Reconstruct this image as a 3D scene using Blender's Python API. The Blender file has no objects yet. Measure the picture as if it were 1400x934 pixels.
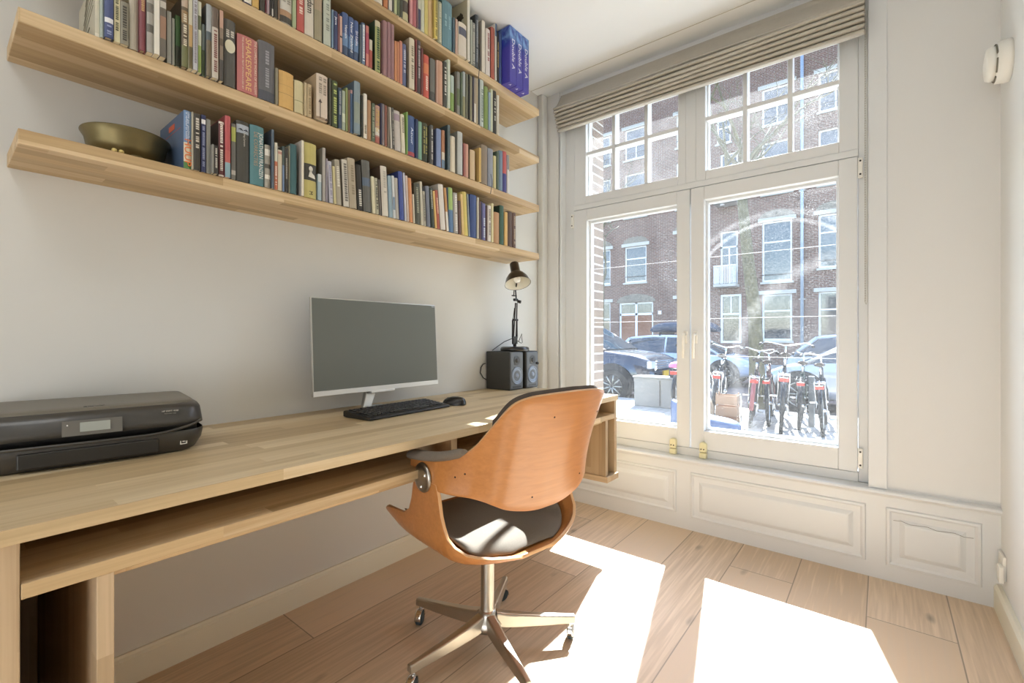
import bpy, math, random
from mathutils import Vector, Matrix, Euler
random.seed(7)
SC = bpy.context.scene
COL = SC.collection
PI = math.pi

# ---------------------------------------------------------------- camera
cam_d = bpy.data.cameras.new('camera')
cam_d.sensor_width = 36.0
cam_d.lens = 634.0 / 1400.0 * 36.0
cam_d.shift_y = -7.0 / 1400.0
cam_d.clip_start = 0.02
cam_d.clip_end = 200
cam = bpy.data.objects.new('camera', cam_d)
COL.objects.link(cam)
cam.location = (1.782, -2.565, 1.05)
cam.rotation_euler = (PI / 2, 0, math.atan(505 / 634.0))
SC.camera = cam

# ---------------------------------------------------------------- world, sun, lights
SC.view_settings.view_transform = 'Standard'
SC.view_settings.look = 'None'
SC.view_settings.gamma = 1.0
SC.view_settings.use_curve_mapping = False
SC.view_settings.exposure = 0.38
SC.cycles.use_denoising = True
SC.cycles.max_bounces = 14
SC.cycles.diffuse_bounces = 7
SC.cycles.transparent_max_bounces = 16
SC.cycles.sample_clamp_indirect = 6
SC.cycles.caustics_reflective = False
SC.cycles.caustics_refractive = False
W = bpy.data.worlds.new('sky'); SC.world = W; W.use_nodes = True
wn = W.node_tree.nodes; wl = W.node_tree.links
sky = wn.new('ShaderNodeTexSky'); sky.sky_type = 'NISHITA'
sky.sun_disc = False
SUN_DIR = Vector((-0.243, 1.0, 1.029)).normalized()      # towards the sun
sky.sun_elevation = math.asin(SUN_DIR.z)
sky.sun_rotation = math.atan2(SUN_DIR.x, SUN_DIR.y)
bg = wn['Background']; bg.inputs['Strength'].default_value = 0.75
wl.new(sky.outputs[0], bg.inputs[0])
def light(name, kind, loc, energy, color=(1, 1, 1), rot=None, **kw):
    d = bpy.data.lights.new(name, kind); d.energy = energy; d.color = color
    for k, v in kw.items(): setattr(d, k, v)
    o = bpy.data.objects.new(name, d); COL.objects.link(o); o.location = loc
    if rot is not None: o.rotation_euler = rot
    return o
s = light('sun', 'SUN', (-3, 12, 13), 25.0, (0.87, 0.945, 1.0), angle=math.radians(0.6))
s.rotation_euler = (-SUN_DIR).to_track_quat('-Z', 'Y').to_euler()
# added fill lamp behind the camera to lift the room; no rear window exists
light('rear_fill_light', 'AREA', (1.25, -6.4, .9), 26.0, (0.88, 0.94, 1.0), (PI / 2 + .22, 0, 0), shape='RECTANGLE', size=1.5, size_y=1.6)
light('low_fill_light', 'AREA', (1.95, -4.0, .5), 6.5, (0.97, 0.98, 1.0), Vector((-1.75, 2.5, -.45)).to_track_quat('-Z', 'Z').to_euler(), shape='RECTANGLE', size=1.2, size_y=.7, spread=math.radians(100))  # added low fill aimed at the under-desk area; no door is built here
light('overhead_fill_light', 'AREA', (1.2, -2.9, 2.6), 5.0, (0.95, 0.98, 1.0), (0, 0, 0), shape='DISK', size=0.6)  # added overhead fill behind the camera, not a known ceiling lamp

# ---------------------------------------------------------------- helpers
def srgb(h):
    if isinstance(h, (tuple, list)): return tuple(h)
    h = h.lstrip('#'); v = [int(h[i:i + 2], 16) / 255 for i in (0, 2, 4)]
    return tuple(c / 12.92 if c <= 0.04045 else ((c + 0.055) / 1.055) ** 2.4 for c in v)

def mat(name, color='808080', rough=0.6, metal=0.0, noise=0.0, nscale=20.0, bump=0.0, bscale=200.0, coat=0.0, spec=0.5, trans=0.0, alpha=1.0):
    m = bpy.data.materials.new(name); m.use_nodes = True
    n = m.node_tree.nodes; l = m.node_tree.links; b = n['Principled BSDF']
    c = srgb(color)
    b.inputs['Base Color'].default_value = (*c, 1); b.inputs['Roughness'].default_value = rough
    b.inputs['Metallic'].default_value = metal; b.inputs['Coat Weight'].default_value = coat
    b.inputs['Specular IOR Level'].default_value = spec
    b.inputs['Transmission Weight'].default_value = trans
    tc = n.new('ShaderNodeTexCoord')
    if noise:
        nz = n.new('ShaderNodeTexNoise'); nz.inputs['Scale'].default_value = nscale; nz.inputs['Detail'].default_value = 5
        l.new(tc.outputs['Object'], nz.inputs['Vector'])
        mr = n.new('ShaderNodeMapRange'); mr.inputs[1].default_value = .25; mr.inputs[2].default_value = .75
        mr.inputs[3].default_value = 1 - noise; mr.inputs[4].default_value = 1 + noise
        l.new(nz.outputs[0], mr.inputs[0])
        mx = n.new('ShaderNodeVectorMath'); mx.operation = 'SCALE'; mx.inputs[0].default_value = c
        l.new(mr.outputs[0], mx.inputs['Scale']); l.new(mx.outputs[0], b.inputs['Base Color'])
    if bump:
        nb = n.new('ShaderNodeTexNoise'); nb.inputs['Scale'].default_value = bscale; nb.inputs['Detail'].default_value = 3
        l.new(tc.outputs['Object'], nb.inputs['Vector'])
        bp = n.new('ShaderNodeBump'); bp.inputs['Strength'].default_value = bump; bp.inputs['Distance'].default_value = .002
        l.new(nb.outputs[0], bp.inputs['Height']); l.new(bp.outputs[0], b.inputs['Normal'])
    return m

def wood(name, along, w1, w2, L, cols, grain=0.10, seam=0.0, rough=0.5, off=(0, 0, 0), knots=False, coat=0.0, contrast=1.0):
    """wood of glued staves: `along` the grain axis, w1/w2 stave widths on the two other axes, L the stave length"""
    m = bpy.data.materials.new(name); m.use_nodes = True
    n = m.node_tree.nodes; l = m.node_tree.links; b = n['Principled BSDF']
    def M(op, a, c=None, d=None):
        x = n.new('ShaderNodeMath'); x.operation = op
        for i, v in enumerate((a, c, d)):
            if v is None: continue
            if isinstance(v, (int, float)): x.inputs[i].default_value = v
            else: l.new(v, x.inputs[i])
        return x.outputs[0]
    tc = n.new('ShaderNodeTexCoord'); sp = n.new('ShaderNodeSeparateXYZ')
    geo = n.new('ShaderNodeNewGeometry')
    src = geo.outputs['Position'] if off != 'object' else tc.outputs['Object']
    if off == 'object': off = (0, 0, 0)
    l.new(src, sp.inputs[0])
    ax = [sp.outputs[0], sp.outputs[1], sp.outputs[2]]
    o = 'XYZ'.index(along); oth = [i for i in range(3) if i != o]
    a1 = M('ADD', ax[oth[0]], off[oth[0]]); a2 = M('ADD', ax[oth[1]], off[oth[1]])
    q1 = M('DIVIDE', a1, w1); q2 = M('DIVIDE', a2, w2)
    r1 = M('FLOOR', q1); r2 = M('FLOOR', q2)
    row = M('ADD', M('MULTIPLY', r1, 7.13), M('MULTIPLY', r2, 3.71))
    wn1 = n.new('ShaderNodeTexWhiteNoise'); wn1.noise_dimensions = '1D'; l.new(row, wn1.inputs['W'])
    lq = M('ADD', M('DIVIDE', ax[o], L), M('MULTIPLY', wn1.outputs[0], 5.0))
    cl = M('FLOOR', lq)
    wn2 = n.new('ShaderNodeTexWhiteNoise'); wn2.noise_dimensions = '2D'
    cb = n.new('ShaderNodeCombineXYZ'); l.new(row, cb.inputs[0]); l.new(cl, cb.inputs[1]); l.new(cb.outputs[0], wn2.inputs['Vector'])
    # grain
    mp = n.new('ShaderNodeVectorMath'); mp.operation = 'MULTIPLY'
    sc = [1 / 0.012] * 3; sc[o] = 1 / 0.35
    mp.inputs[1].default_value = sc; l.new(src, mp.inputs[0])
    ad = n.new('ShaderNodeVectorMath'); ad.operation = 'ADD'; l.new(mp.outputs[0], ad.inputs[0])
    sc2 = n.new('ShaderNodeVectorMath'); sc2.operation = 'SCALE'; l.new(wn2.outputs['Color'], sc2.inputs[0]); sc2.inputs['Scale'].default_value = 40
    l.new(sc2.outputs[0], ad.inputs[1])
    nz = n.new('ShaderNodeTexNoise'); nz.inputs['Scale'].default_value = 1.0; nz.inputs['Detail'].default_value = 5; nz.inputs['Distortion'].default_value = 0.6
    l.new(ad.outputs[0], nz.inputs['Vector'])
    rp = n.new('ShaderNodeValToRGB'); e = rp.color_ramp.elements
    e[0].color = (*srgb(cols[0]), 1); e[1].color = (*srgb(cols[-1]), 1)
    for i, cc in enumerate(cols[1:-1]):
        el = e.new((i + 1) / (len(cols) - 1)); el.color = (*srgb(cc), 1)
    mixv = M('ADD', M('MULTIPLY', wn2.outputs[0], contrast), M('MULTIPLY', M('SUBTRACT', nz.outputs[0], .5), .5))
    l.new(mixv, rp.inputs[0])
    fac = M('ADD', 1.0, M('MULTIPLY', M('SUBTRACT', nz.outputs[0], .5), grain * 4))
    if knots:
        kn = n.new('ShaderNodeTexVoronoi'); kn.inputs['Scale'].default_value = 1.0
        km = n.new('ShaderNodeVectorMath'); km.operation = 'MULTIPLY'; ks = [6.5] * 3; ks[o] = 2.6; km.inputs[1].default_value = ks
        l.new(src, km.inputs[0])
        dn = n.new('ShaderNodeTexNoise'); dn.inputs['Scale'].default_value = 9.0; l.new(src, dn.inputs['Vector'])
        dm = n.new('ShaderNodeVectorMath'); dm.operation = 'SCALE'; dm.inputs['Scale'].default_value = .16; l.new(dn.outputs['Color'], dm.inputs[0])
        da = n.new('ShaderNodeVectorMath'); da.operation = 'ADD'; l.new(km.outputs[0], da.inputs[0]); l.new(dm.outputs[0], da.inputs[1])
        l.new(da.outputs[0], kn.inputs['Vector'])
        kr = n.new('ShaderNodeMapRange'); kr.inputs[1].default_value = 0.02; kr.inputs[2].default_value = 0.12; kr.inputs[3].default_value = 0.5; kr.inputs[4].default_value = 1.0
        l.new(kn.outputs['Distance'], kr.inputs[0]); fac = M('MULTIPLY', fac, kr.outputs[0])
    if seam:
        def edge(q, w):
            f = M('FRACT', q); d = M('MINIMUM', f, M('SUBTRACT', 1.0, f)); return M('MULTIPLY', d, w)
        dd = M('MINIMUM', edge(q1, w1), edge(lq, L))
        sm = n.new('ShaderNodeMapRange'); sm.inputs[1].default_value = seam * .4; sm.inputs[2].default_value = seam; sm.inputs[3].default_value = .45; sm.inputs[4].default_value = 1.0
        l.new(dd, sm.inputs[0]); fac = M('MULTIPLY', fac, sm.outputs[0])
    vm = n.new('ShaderNodeVectorMath'); vm.operation = 'SCALE'; l.new(rp.outputs[0], vm.inputs[0]); l.new(fac, vm.inputs['Scale'])
    l.new(vm.outputs[0], b.inputs['Base Color'])
    b.inputs['Roughness'].default_value = rough; b.inputs['Coat Weight'].default_value = coat
    b.inputs['Coat Roughness'].default_value = .25
    bp = n.new('ShaderNodeBump'); bp.inputs['Strength'].default_value = .15; bp.inputs['Distance'].default_value = .001
    l.new(nz.outputs[0], bp.inputs['Height']); l.new(bp.outputs[0], b.inputs['Normal'])
    return m

class MB:
    def __init__(s): s.v = []; s.f = []; s.m = []; s.k = []
    def add(s, vs, fs, mi=0, smooth=False):
        b = len(s.v); s.v += [tuple(p) for p in vs]
        for f in fs: s.f.append(tuple(b + i for i in f)); s.m.append(mi); s.k.append(smooth)
        return s
    def box(s, x0, x1, y0, y1, z0, z1, mi=0):
        if x0 > x1: x0, x1 = x1, x0
        if y0 > y1: y0, y1 = y1, y0
        if z0 > z1: z0, z1 = z1, z0
        v = [(x0, y0, z0), (x1, y0, z0), (x1, y1, z0), (x0, y1, z0), (x0, y0, z1), (x1, y0, z1), (x1, y1, z1), (x0, y1, z1)]
        return s.add(v, [(0, 3, 2, 1), (4, 5, 6, 7), (0, 1, 5, 4), (1, 2, 6, 5), (2, 3, 7, 6), (3, 0, 4, 7)], mi)
    def tube(s, pts, r, n=10, mi=0, cap=True, closed=False, flat=1.0):
        pts = [Vector(p) for p in pts]; N = len(pts)
        rs = r if isinstance(r, (list, tuple)) else [r] * N
        up = None; rings = []
        for i, p in enumerate(pts):
            if closed: t = (pts[(i + 1) % N] - pts[i - 1])
            elif i == 0: t = pts[1] - p
            elif i == N - 1: t = p - pts[-2]
            else: t = pts[i + 1] - pts[i - 1]
            t.normalize()
            if up is None:
                up = Vector((0, 0, 1)) if abs(t.z) < .95 else Vector((1, 0, 0))
            side = t.cross(up)
            if side.length < 1e-5: side = t.cross(Vector((1, .1, 0)))
            side.normalize(); up = side.cross(t).normalized()
            rings.append([p + (side * math.cos(2 * PI * k / n) + up * math.sin(2 * PI * k / n) * flat) * rs[i] for k in range(n)])
        b = len(s.v)
        for R in rings: s.v += [tuple(q) for q in R]
        M_ = N if closed else N - 1
        for i in range(M_):
            j = (i + 1) % N
            for k in range(n):
                k2 = (k + 1) % n
                s.f.append((b + i * n + k, b + i * n + k2, b + j * n + k2, b + j * n + k)); s.m.append(mi); s.k.append(True)
        if cap and not closed:
            s.f.append(tuple(b + k for k in reversed(range(n)))); s.m.append(mi); s.k.append(False)
            s.f.append(tuple(b + (N - 1) * n + k for k in range(n))); s.m.append(mi); s.k.append(False)
        return s
    def cyl(s, p0, p1, r0, r1=None, n=24, mi=0):
        return s.tube([p0, p1], [r0, r0 if r1 is None else r1], n, mi)
    def lathe(s, prof, c=(0, 0, 0), axis='Z', n=32, mi=0, smooth=True):
        b = len(s.v); N = len(prof)
        for (r, h) in prof:
            for k in range(n):
                a = 2 * PI * k / n; x, y = r * math.cos(a), r * math.sin(a)
                q = {'Z': (x, y, h), 'X': (h, x, y), 'Y': (y, h, x)}[axis]
                s.v.append((q[0] + c[0], q[1] + c[1], q[2] + c[2]))
        for i in range(N - 1):
            for k in range(n):
                k2 = (k + 1) % n
                s.f.append((b + i * n + k, b + i * n + k2, b + (i + 1) * n + k2, b + (i + 1) * n + k)); s.m.append(mi); s.k.append(smooth)
        return s
    def prism(s, poly, a, b_, axis='X', mi=0):
        """poly of 2D points extruded from a to b_ along axis"""
        N = len(poly)
        def q(p, h): return {'X': (h, p[0], p[1]), 'Y': (p[0], h, p[1]), 'Z': (p[0], p[1], h)}[axis]
        v = [q(p, a) for p in poly] + [q(p, b_) for p in poly]
        f = [tuple(reversed(range(N))), tuple(range(N, 2 * N))] + [(i, (i + 1) % N, N + (i + 1) % N, N + i) for i in range(N)]
        return s.add(v, f, mi)
    def grid(s, P, mi=0, smooth=True, closed_u=False):
        R = len(P); C_ = len(P[0]); b = len(s.v)
        for row in P: s.v += [tuple(p) for p in row]
        for i in range(R - 1):
            for j in range(C_ if closed_u else C_ - 1):
                j2 = (j + 1) % C_
                s.f.append((b + i * C_ + j, b + i * C_ + j2, b + (i + 1) * C_ + j2, b + (i + 1) * C_ + j)); s.m.append(mi); s.k.append(smooth)
        return s
    def xf(s, M_):
        s.v = [tuple(M_ @ Vector(p)) for p in s.v]; return s
    def build(s, name, mats, parent=None, world=False, org=None, bevel=0, seg=2, solid=0, solid_off=0, subd=0, kind=None):
        if not isinstance(mats, (list, tuple)): mats = [mats]
        vs = s.v; loc = (0, 0, 0)
        if org == 'base':
            xs = [p[0] for p in vs]; ys = [p[1] for p in vs]; zs = [p[2] for p in vs]
            org = ((min(xs) + max(xs)) / 2, (min(ys) + max(ys)) / 2, min(zs))
        if org is not None: loc = org; vs = [(p[0] - org[0], p[1] - org[1], p[2] - org[2]) for p in vs]
        elif parent is not None and world:
            acc = Vector((0, 0, 0)); q = parent
            while q is not None: acc += q.location; q = q.parent
            vs = [(p[0] - acc.x, p[1] - acc.y, p[2] - acc.z) for p in vs]
        me = bpy.data.meshes.new(name); me.from_pydata(vs, [], s.f); 
        for mm in mats: me.materials.append(mm)
        me.polygons.foreach_set('material_index', s.m); me.polygons.foreach_set('use_smooth', s.k)
        me.update()
        o = bpy.data.objects.new(name, me); COL.objects.link(o); o.location = loc
        if parent is not None: o.parent = parent
        if solid:
            md = o.modifiers.new('solid', 'SOLIDIFY'); md.thickness = solid; md.offset = solid_off
        if bevel:
            md = o.modifiers.new('bevel', 'BEVEL'); md.width = bevel; md.segments = seg; md.limit_method = 'ANGLE'; md.angle_limit = math.radians(40)
        if subd:
            md = o.modifiers.new('sub', 'SUBSURF'); md.levels = subd; md.render_levels = subd
        if kind: o['kind'] = kind
        return o
def B(*a, mi=0): return MB().box(*a, mi=mi)
def tag(o, label=None, cat=None, group=None, kind=None):
    if label: o['label'] = label
    if cat: o['category'] = cat
    if group: o['group'] = group
    if kind: o['kind'] = kind
    return o
def thing(name, label, cat, loc=(0, 0, 0), rotz=0, group=None):
    o = bpy.data.objects.new(name, None); o.empty_display_size = .05; COL.objects.link(o); o.location = loc; o.rotation_euler = (0, 0, rotz)
    return tag(o, label, cat, group)
def copy_tree(o, parent=None):
    c = o.copy(); COL.objects.link(c); c.parent = parent
    for ch in [x for x in KIDS(o)]: copy_tree(ch, c)
    return c
def KIDS(o): return [x for x in list(COL.objects) if x.parent == o]
def part_label(o, t): o['label'] = t; return o
def text_mesh(s, size, ext=0.0003, width=None):
    cu = bpy.data.curves.new('lettering', 'FONT'); cu.body = s; cu.size = size; cu.extrude = ext; cu.align_x = 'CENTER'; cu.align_y = 'CENTER'; cu.resolution_u = 2
    ob = bpy.data.objects.new('lettering', cu); COL.objects.link(ob)
    dg = bpy.context.evaluated_depsgraph_get(); me = bpy.data.meshes.new_from_object(ob.evaluated_get(dg))
    bpy.data.objects.remove(ob); bpy.data.curves.remove(cu)
    if width:
        xs = [v.co.x for v in me.vertices]; w = max(xs) - min(xs); f = width / w if w else 1
        for v in me.vertices: v.co.x *= f
    return me
def text_obj(name, s, size, m, parent, loc, ux, uy, width=None, ext=0.0003):
    """flat lettering: ux = reading direction, uy = up of the letters"""
    me = text_mesh(s, size, ext, width); me.materials.clear(); me.materials.append(m)
    ux = Vector(ux).normalized(); uy = Vector(uy).normalized(); uz = ux.cross(uy)
    R = Matrix((ux, uy, uz)).transposed()
    for v in me.vertices: v.co = R @ v.co
    o = bpy.data.objects.new(name, me); COL.objects.link(o); o.location = loc
    if parent is not None: o.parent = parent
    return o
# ---------------------------------------------------------------- materials
M_wall = mat('painted_wall', 'D7D6D1', .85, noise=.012, nscale=3, bump=.04, bscale=350)
M_ceil = mat('painted_ceiling', 'F0F2F3', .8)
M_paint = mat('gloss_white_woodwork', 'DEE0E1', .32, bump=.03, bscale=40)
M_cream = mat('cream_woodwork', 'E6E2D0', .45)
M_frame = mat('window_frame_paint', 'DEE0E1', .38)
M_oak = wood('oak_staves_lengthwise', 'Y', .042, .03, .55, ['AC9068', 'BEA278', 'CAAE84', 'D8C09A', 'B49870'], grain=.07, rough=.5)
M_oak_t = wood('oak_desk_staves', 'Y', .045, .03, .65, ['B49C76', 'C6AE86', 'D0BA94', 'DCC8A4', 'BEA57C'], grain=.05, rough=.42, contrast=.9)
M_oak_z = wood('oak_staves_upright', 'Z', .045, .04, .6, ['A89070', 'B69D7C', 'C2AA8A', 'B09876'], grain=.07, rough=.5)
M_oak_x = wood('oak_staves_crosswise', 'X', .045, .04, .6, ['A89070', 'B69D7C', 'C2AA8A', 'B09876'], grain=.07, rough=.5)
M_floor = wood('oak_floorboards', 'Y', .25, 50, 1.9, ['C4AC90', 'D2BA9E', 'DCC6AC', 'CCB498', 'E2CEB6'], grain=.11, seam=.0028, rough=.42, off=(.012, 0, 10), knots=True)
M_black = mat('black_plastic', '1E1D1C', .45)
M_dgrey = mat('dark_grey_plastic', '34322F', .4)
M_white = mat('white_plastic', 'EFEDE6', .35)
M_silver = mat('brushed_silver', 'C9C8C4', .3, 1.0)
M_alu = mat('satin_cast_aluminium', 'BDB8AE', .32, 1.0, noise=.06, nscale=12, bump=.03, bscale=90)
M_chrome = mat('chrome', 'E2E2E2', .1, 1.0)
M_iron = mat('brown_black_metal', '2C2825', .4, .6)
M_rubber = mat('dark_rubber', '2E3A40', .6)

# ---------------------------------------------------------------- the room shell
WX = 2.142; CZ = 2.645; SZ = .39
def struct(o): o['kind'] = 'structure'; return o
struct(B(-.3, 2.5, -6.8, .25, -.06, 0).build('floor', M_floor))
struct(B(-.3, 2.5, -6.8, .3, CZ, CZ + .12).build('ceiling', M_ceil))
struct(B(-.2, 0, -6.8, .3, 0, CZ).build('wall_left', M_wall))
struct(B(WX, WX + .2, -6.8, .3, 0, CZ).build('wall_right', mat('painted_right_wall', 'E6E7E6', .8)))
struct(B(-.2, WX + .2, -7.0, -6.8, 0, CZ).build('wall_back', M_wall))
# window wall: piers either side of the opening, header above, panelled apron below
OX0, OX1, OZ1 = .136, 1.737, 2.60
w = MB()
w.box(-.2, OX0, 0, .14, SZ - .03, CZ); w.box(OX1 + .065, WX + .2, .008, .14, SZ - .03, CZ); w.box(OX0, OX1 + .065, .008, .14, OZ1, CZ)
M_wall2 = mat('painted_window_wall', 'E0E0DF', .7)
struct(w.build('wall_window', M_wall2))
# outer brick leaf of the window wall
def brick_mat(name, c1, c2, mortar, axes='XZ', bw=.22, bh=.065, mort=.012):
    m = bpy.data.materials.new(name); m.use_nodes = True; n = m.node_tree.nodes; l = m.node_tree.links; b = n['Principled BSDF']
    g = n.new('ShaderNodeNewGeometry'); sp = n.new('ShaderNodeSeparateXYZ'); l.new(g.outputs['Position'], sp.inputs[0])
    cb = n.new('ShaderNodeCombineXYZ')
    i0, i1 = 'XYZ'.index(axes[0]), 'XYZ'.index(axes[1])
    l.new(sp.outputs[i0], cb.inputs[0]); l.new(sp.outputs[i1], cb.inputs[1])
    t = n.new('ShaderNodeTexBrick'); l.new(cb.outputs[0], t.inputs['Vector'])
    t.inputs['Color1'].default_value = (*srgb(c1), 1); t.inputs['Color2'].default_value = (*srgb(c2), 1); t.inputs['Mortar'].default_value = (*srgb(mortar), 1)
    t.inputs['Scale'].default_value = 1; t.inputs['Mortar Size'].default_value = mort; t.inputs['Brick Width'].default_value = bw; t.inputs['Row Height'].default_value = bh
    nz = n.new('ShaderNodeTexNoise'); nz.inputs['Scale'].default_value = 9; l.new(g.outputs['Position'], nz.inputs['Vector'])
    mr = n.new('ShaderNodeMapRange'); mr.inputs[3].default_value = .7; mr.inputs[4].default_value = 1.3; l.new(nz.outputs[0], mr.inputs[0])
    vm = n.new('ShaderNodeVectorMath'); vm.operation = 'SCALE'; l.new(t.outputs[0], vm.inputs[0]); l.new(mr.outputs[0], vm.inputs['Scale'])
    l.new(vm.outputs[0], b.inputs['Base Color']); b.inputs['Roughness'].default_value = .9
    return m
M_jamb = brick_mat('house_brick', '8A7868', '7C6C60', 'C8C4BC', 'YZ', .52, .062, .006)
w = MB(); w.box(-1.5, .235, .17, .42, -.4, 4.2); w.box(1.70, 4.2, .17, .42, -.4, 4.2); w.box(.235, 1.70, .17, .42, 2.64, 4.2); w.box(.235, 1.70, .17, .42, -.4, .36)
struct(w.build('wall_outer_brick', M_jamb))
struct(B(.235, 1.70, .16, .46, .33, .40).build('trim_6', mat('stone_sill', 'B8B4AC', .8)))
struct(B(-1.6, 4.2, .0, .42, CZ + .12, 4.2).build('wall_upper', M_jamb))
# casing on the right of the opening, reveals
struct(B(OX1, OX1 + .065, -.004, .06, SZ, 2.62).build('trim_1', M_paint, bevel=.003))
rev = MB(); rev.box(.0, .02, -.004, .001, SZ, CZ)
# shallow vertical pipe boxing in the left corner
struct(B(0, .045, -.06, 0, SZ - .02, CZ).build('trim_2', M_wall, bevel=.01))
# sill board with nosing
sb = MB()
prof = [(.06, SZ - .03), (.06, SZ), (-.022, SZ), (-.029, SZ - .004), (-.031, SZ - .012), (-.026, SZ - .018), (-.014, SZ - .024), (-.012, SZ - .03)]
sb.prism(prof, 0.0, WX, 'X')
struct(sb.build('window_sill_board', M_paint)); bpy.data.objects['window_sill_board'].name = 'trim_3'
# panelled apron under the window
ap = MB(); ap.box(0, WX, 0, .06, 0, SZ - .03)
struct(ap.build('wall_apron', M_paint))
def panel(x0, x1, z0, z1, nm):
    p = MB(); y = 0.0
    # outer bolection moulding, recessed channel, raised field
    rings = [(0, -.0005), (.004, -.009), (.012, -.010), (.020, -.003), (.045, -.001), (.062, -.012), (.068, -.013)]
    P = []
    for d, yy in rings: P.append([(x0 + d, yy, z0 + d), (x1 - d, yy, z0 + d), (x1 - d, yy, z1 - d), (x0 + d, yy, z1 - d)])
    p.grid(P, closed_u=True, smooth=False)
    b = len(p.v) - 4; p.f.append((b, b + 1, b + 2, b + 3)); p.m.append(0); p.k.append(False)
    o = p.build(nm, M_paint); o['kind'] = 'structure'; return o
panel(.16, .899, .08, .313, 'trim_7'); panel(.974, 1.729, .067, .316, 'trim_8'); pc = panel(1.797, 2.090, .067, .317, 'trim_9')
M_crack = mat('dark_paint_crack', '5A5248', .9)
cr = MB(); pts = [(1.822 + i * .027, -.0135, .268 + .004 * math.sin(i * 2.1) - .0012 * i) for i in range(10)]
cr.tube(pts, .0008, 5); struct(cr.build('trim_10', M_crack))
# skirting boards
sk = MB(); sk.prism([(0, 0), (.016, 0), (.016, .080), (.010, .088), (.008, .096), (0, .096)], -6.8, -0.0, 'Y')
struct(sk.build('baseboard_left', M_cream))
sk = MB(); sk.prism([(WX, 0), (WX - .02, 0), (WX - .02, .084), (WX - .012, .096), (WX, .096)], -6.8, -.0, 'Y')
struct(sk.build('baseboard_right', M_cream))
sk = MB(); sk.box(0, WX, -6.8, -6.785, 0, .095); struct(sk.build('baseboard_back', M_cream))
# thin joint line in the ceiling board
struct(B(0, WX, -.13, -.127, CZ - .0015, CZ).build('trim_5', mat('joint_line_paint', 'B5B0A4', .9)))
# left return of the reveal (painted board)
struct(B(OX0 - .004, OX0 + .012, -.0, .06, SZ, OZ1).build('trim_4', M_paint))

# ---------------------------------------------------------------- window joinery
FY = .05
fr = MB()
# outer frame: stiles, sill rail, transom, centre mullion of the upper lights, head
fr.box(OX0, .212, FY + .012, .17, SZ, OZ1); fr.box(1.70, OX1, FY + .012, .17, SZ, OZ1)
fr.box(.212, 1.70, FY + .005, .17, SZ, .433)
fr.box(.212, 1.70, FY + .004, .17, 1.868, 1.90)
fr.box(.212, 1.70, FY + .008, .17, 2.50, OZ1)
fr.box(.93, .985, FY + .006, .17, 1.90, 2.50)
window = fr.build('window_1', M_frame, bevel=.003); struct(window)

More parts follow.
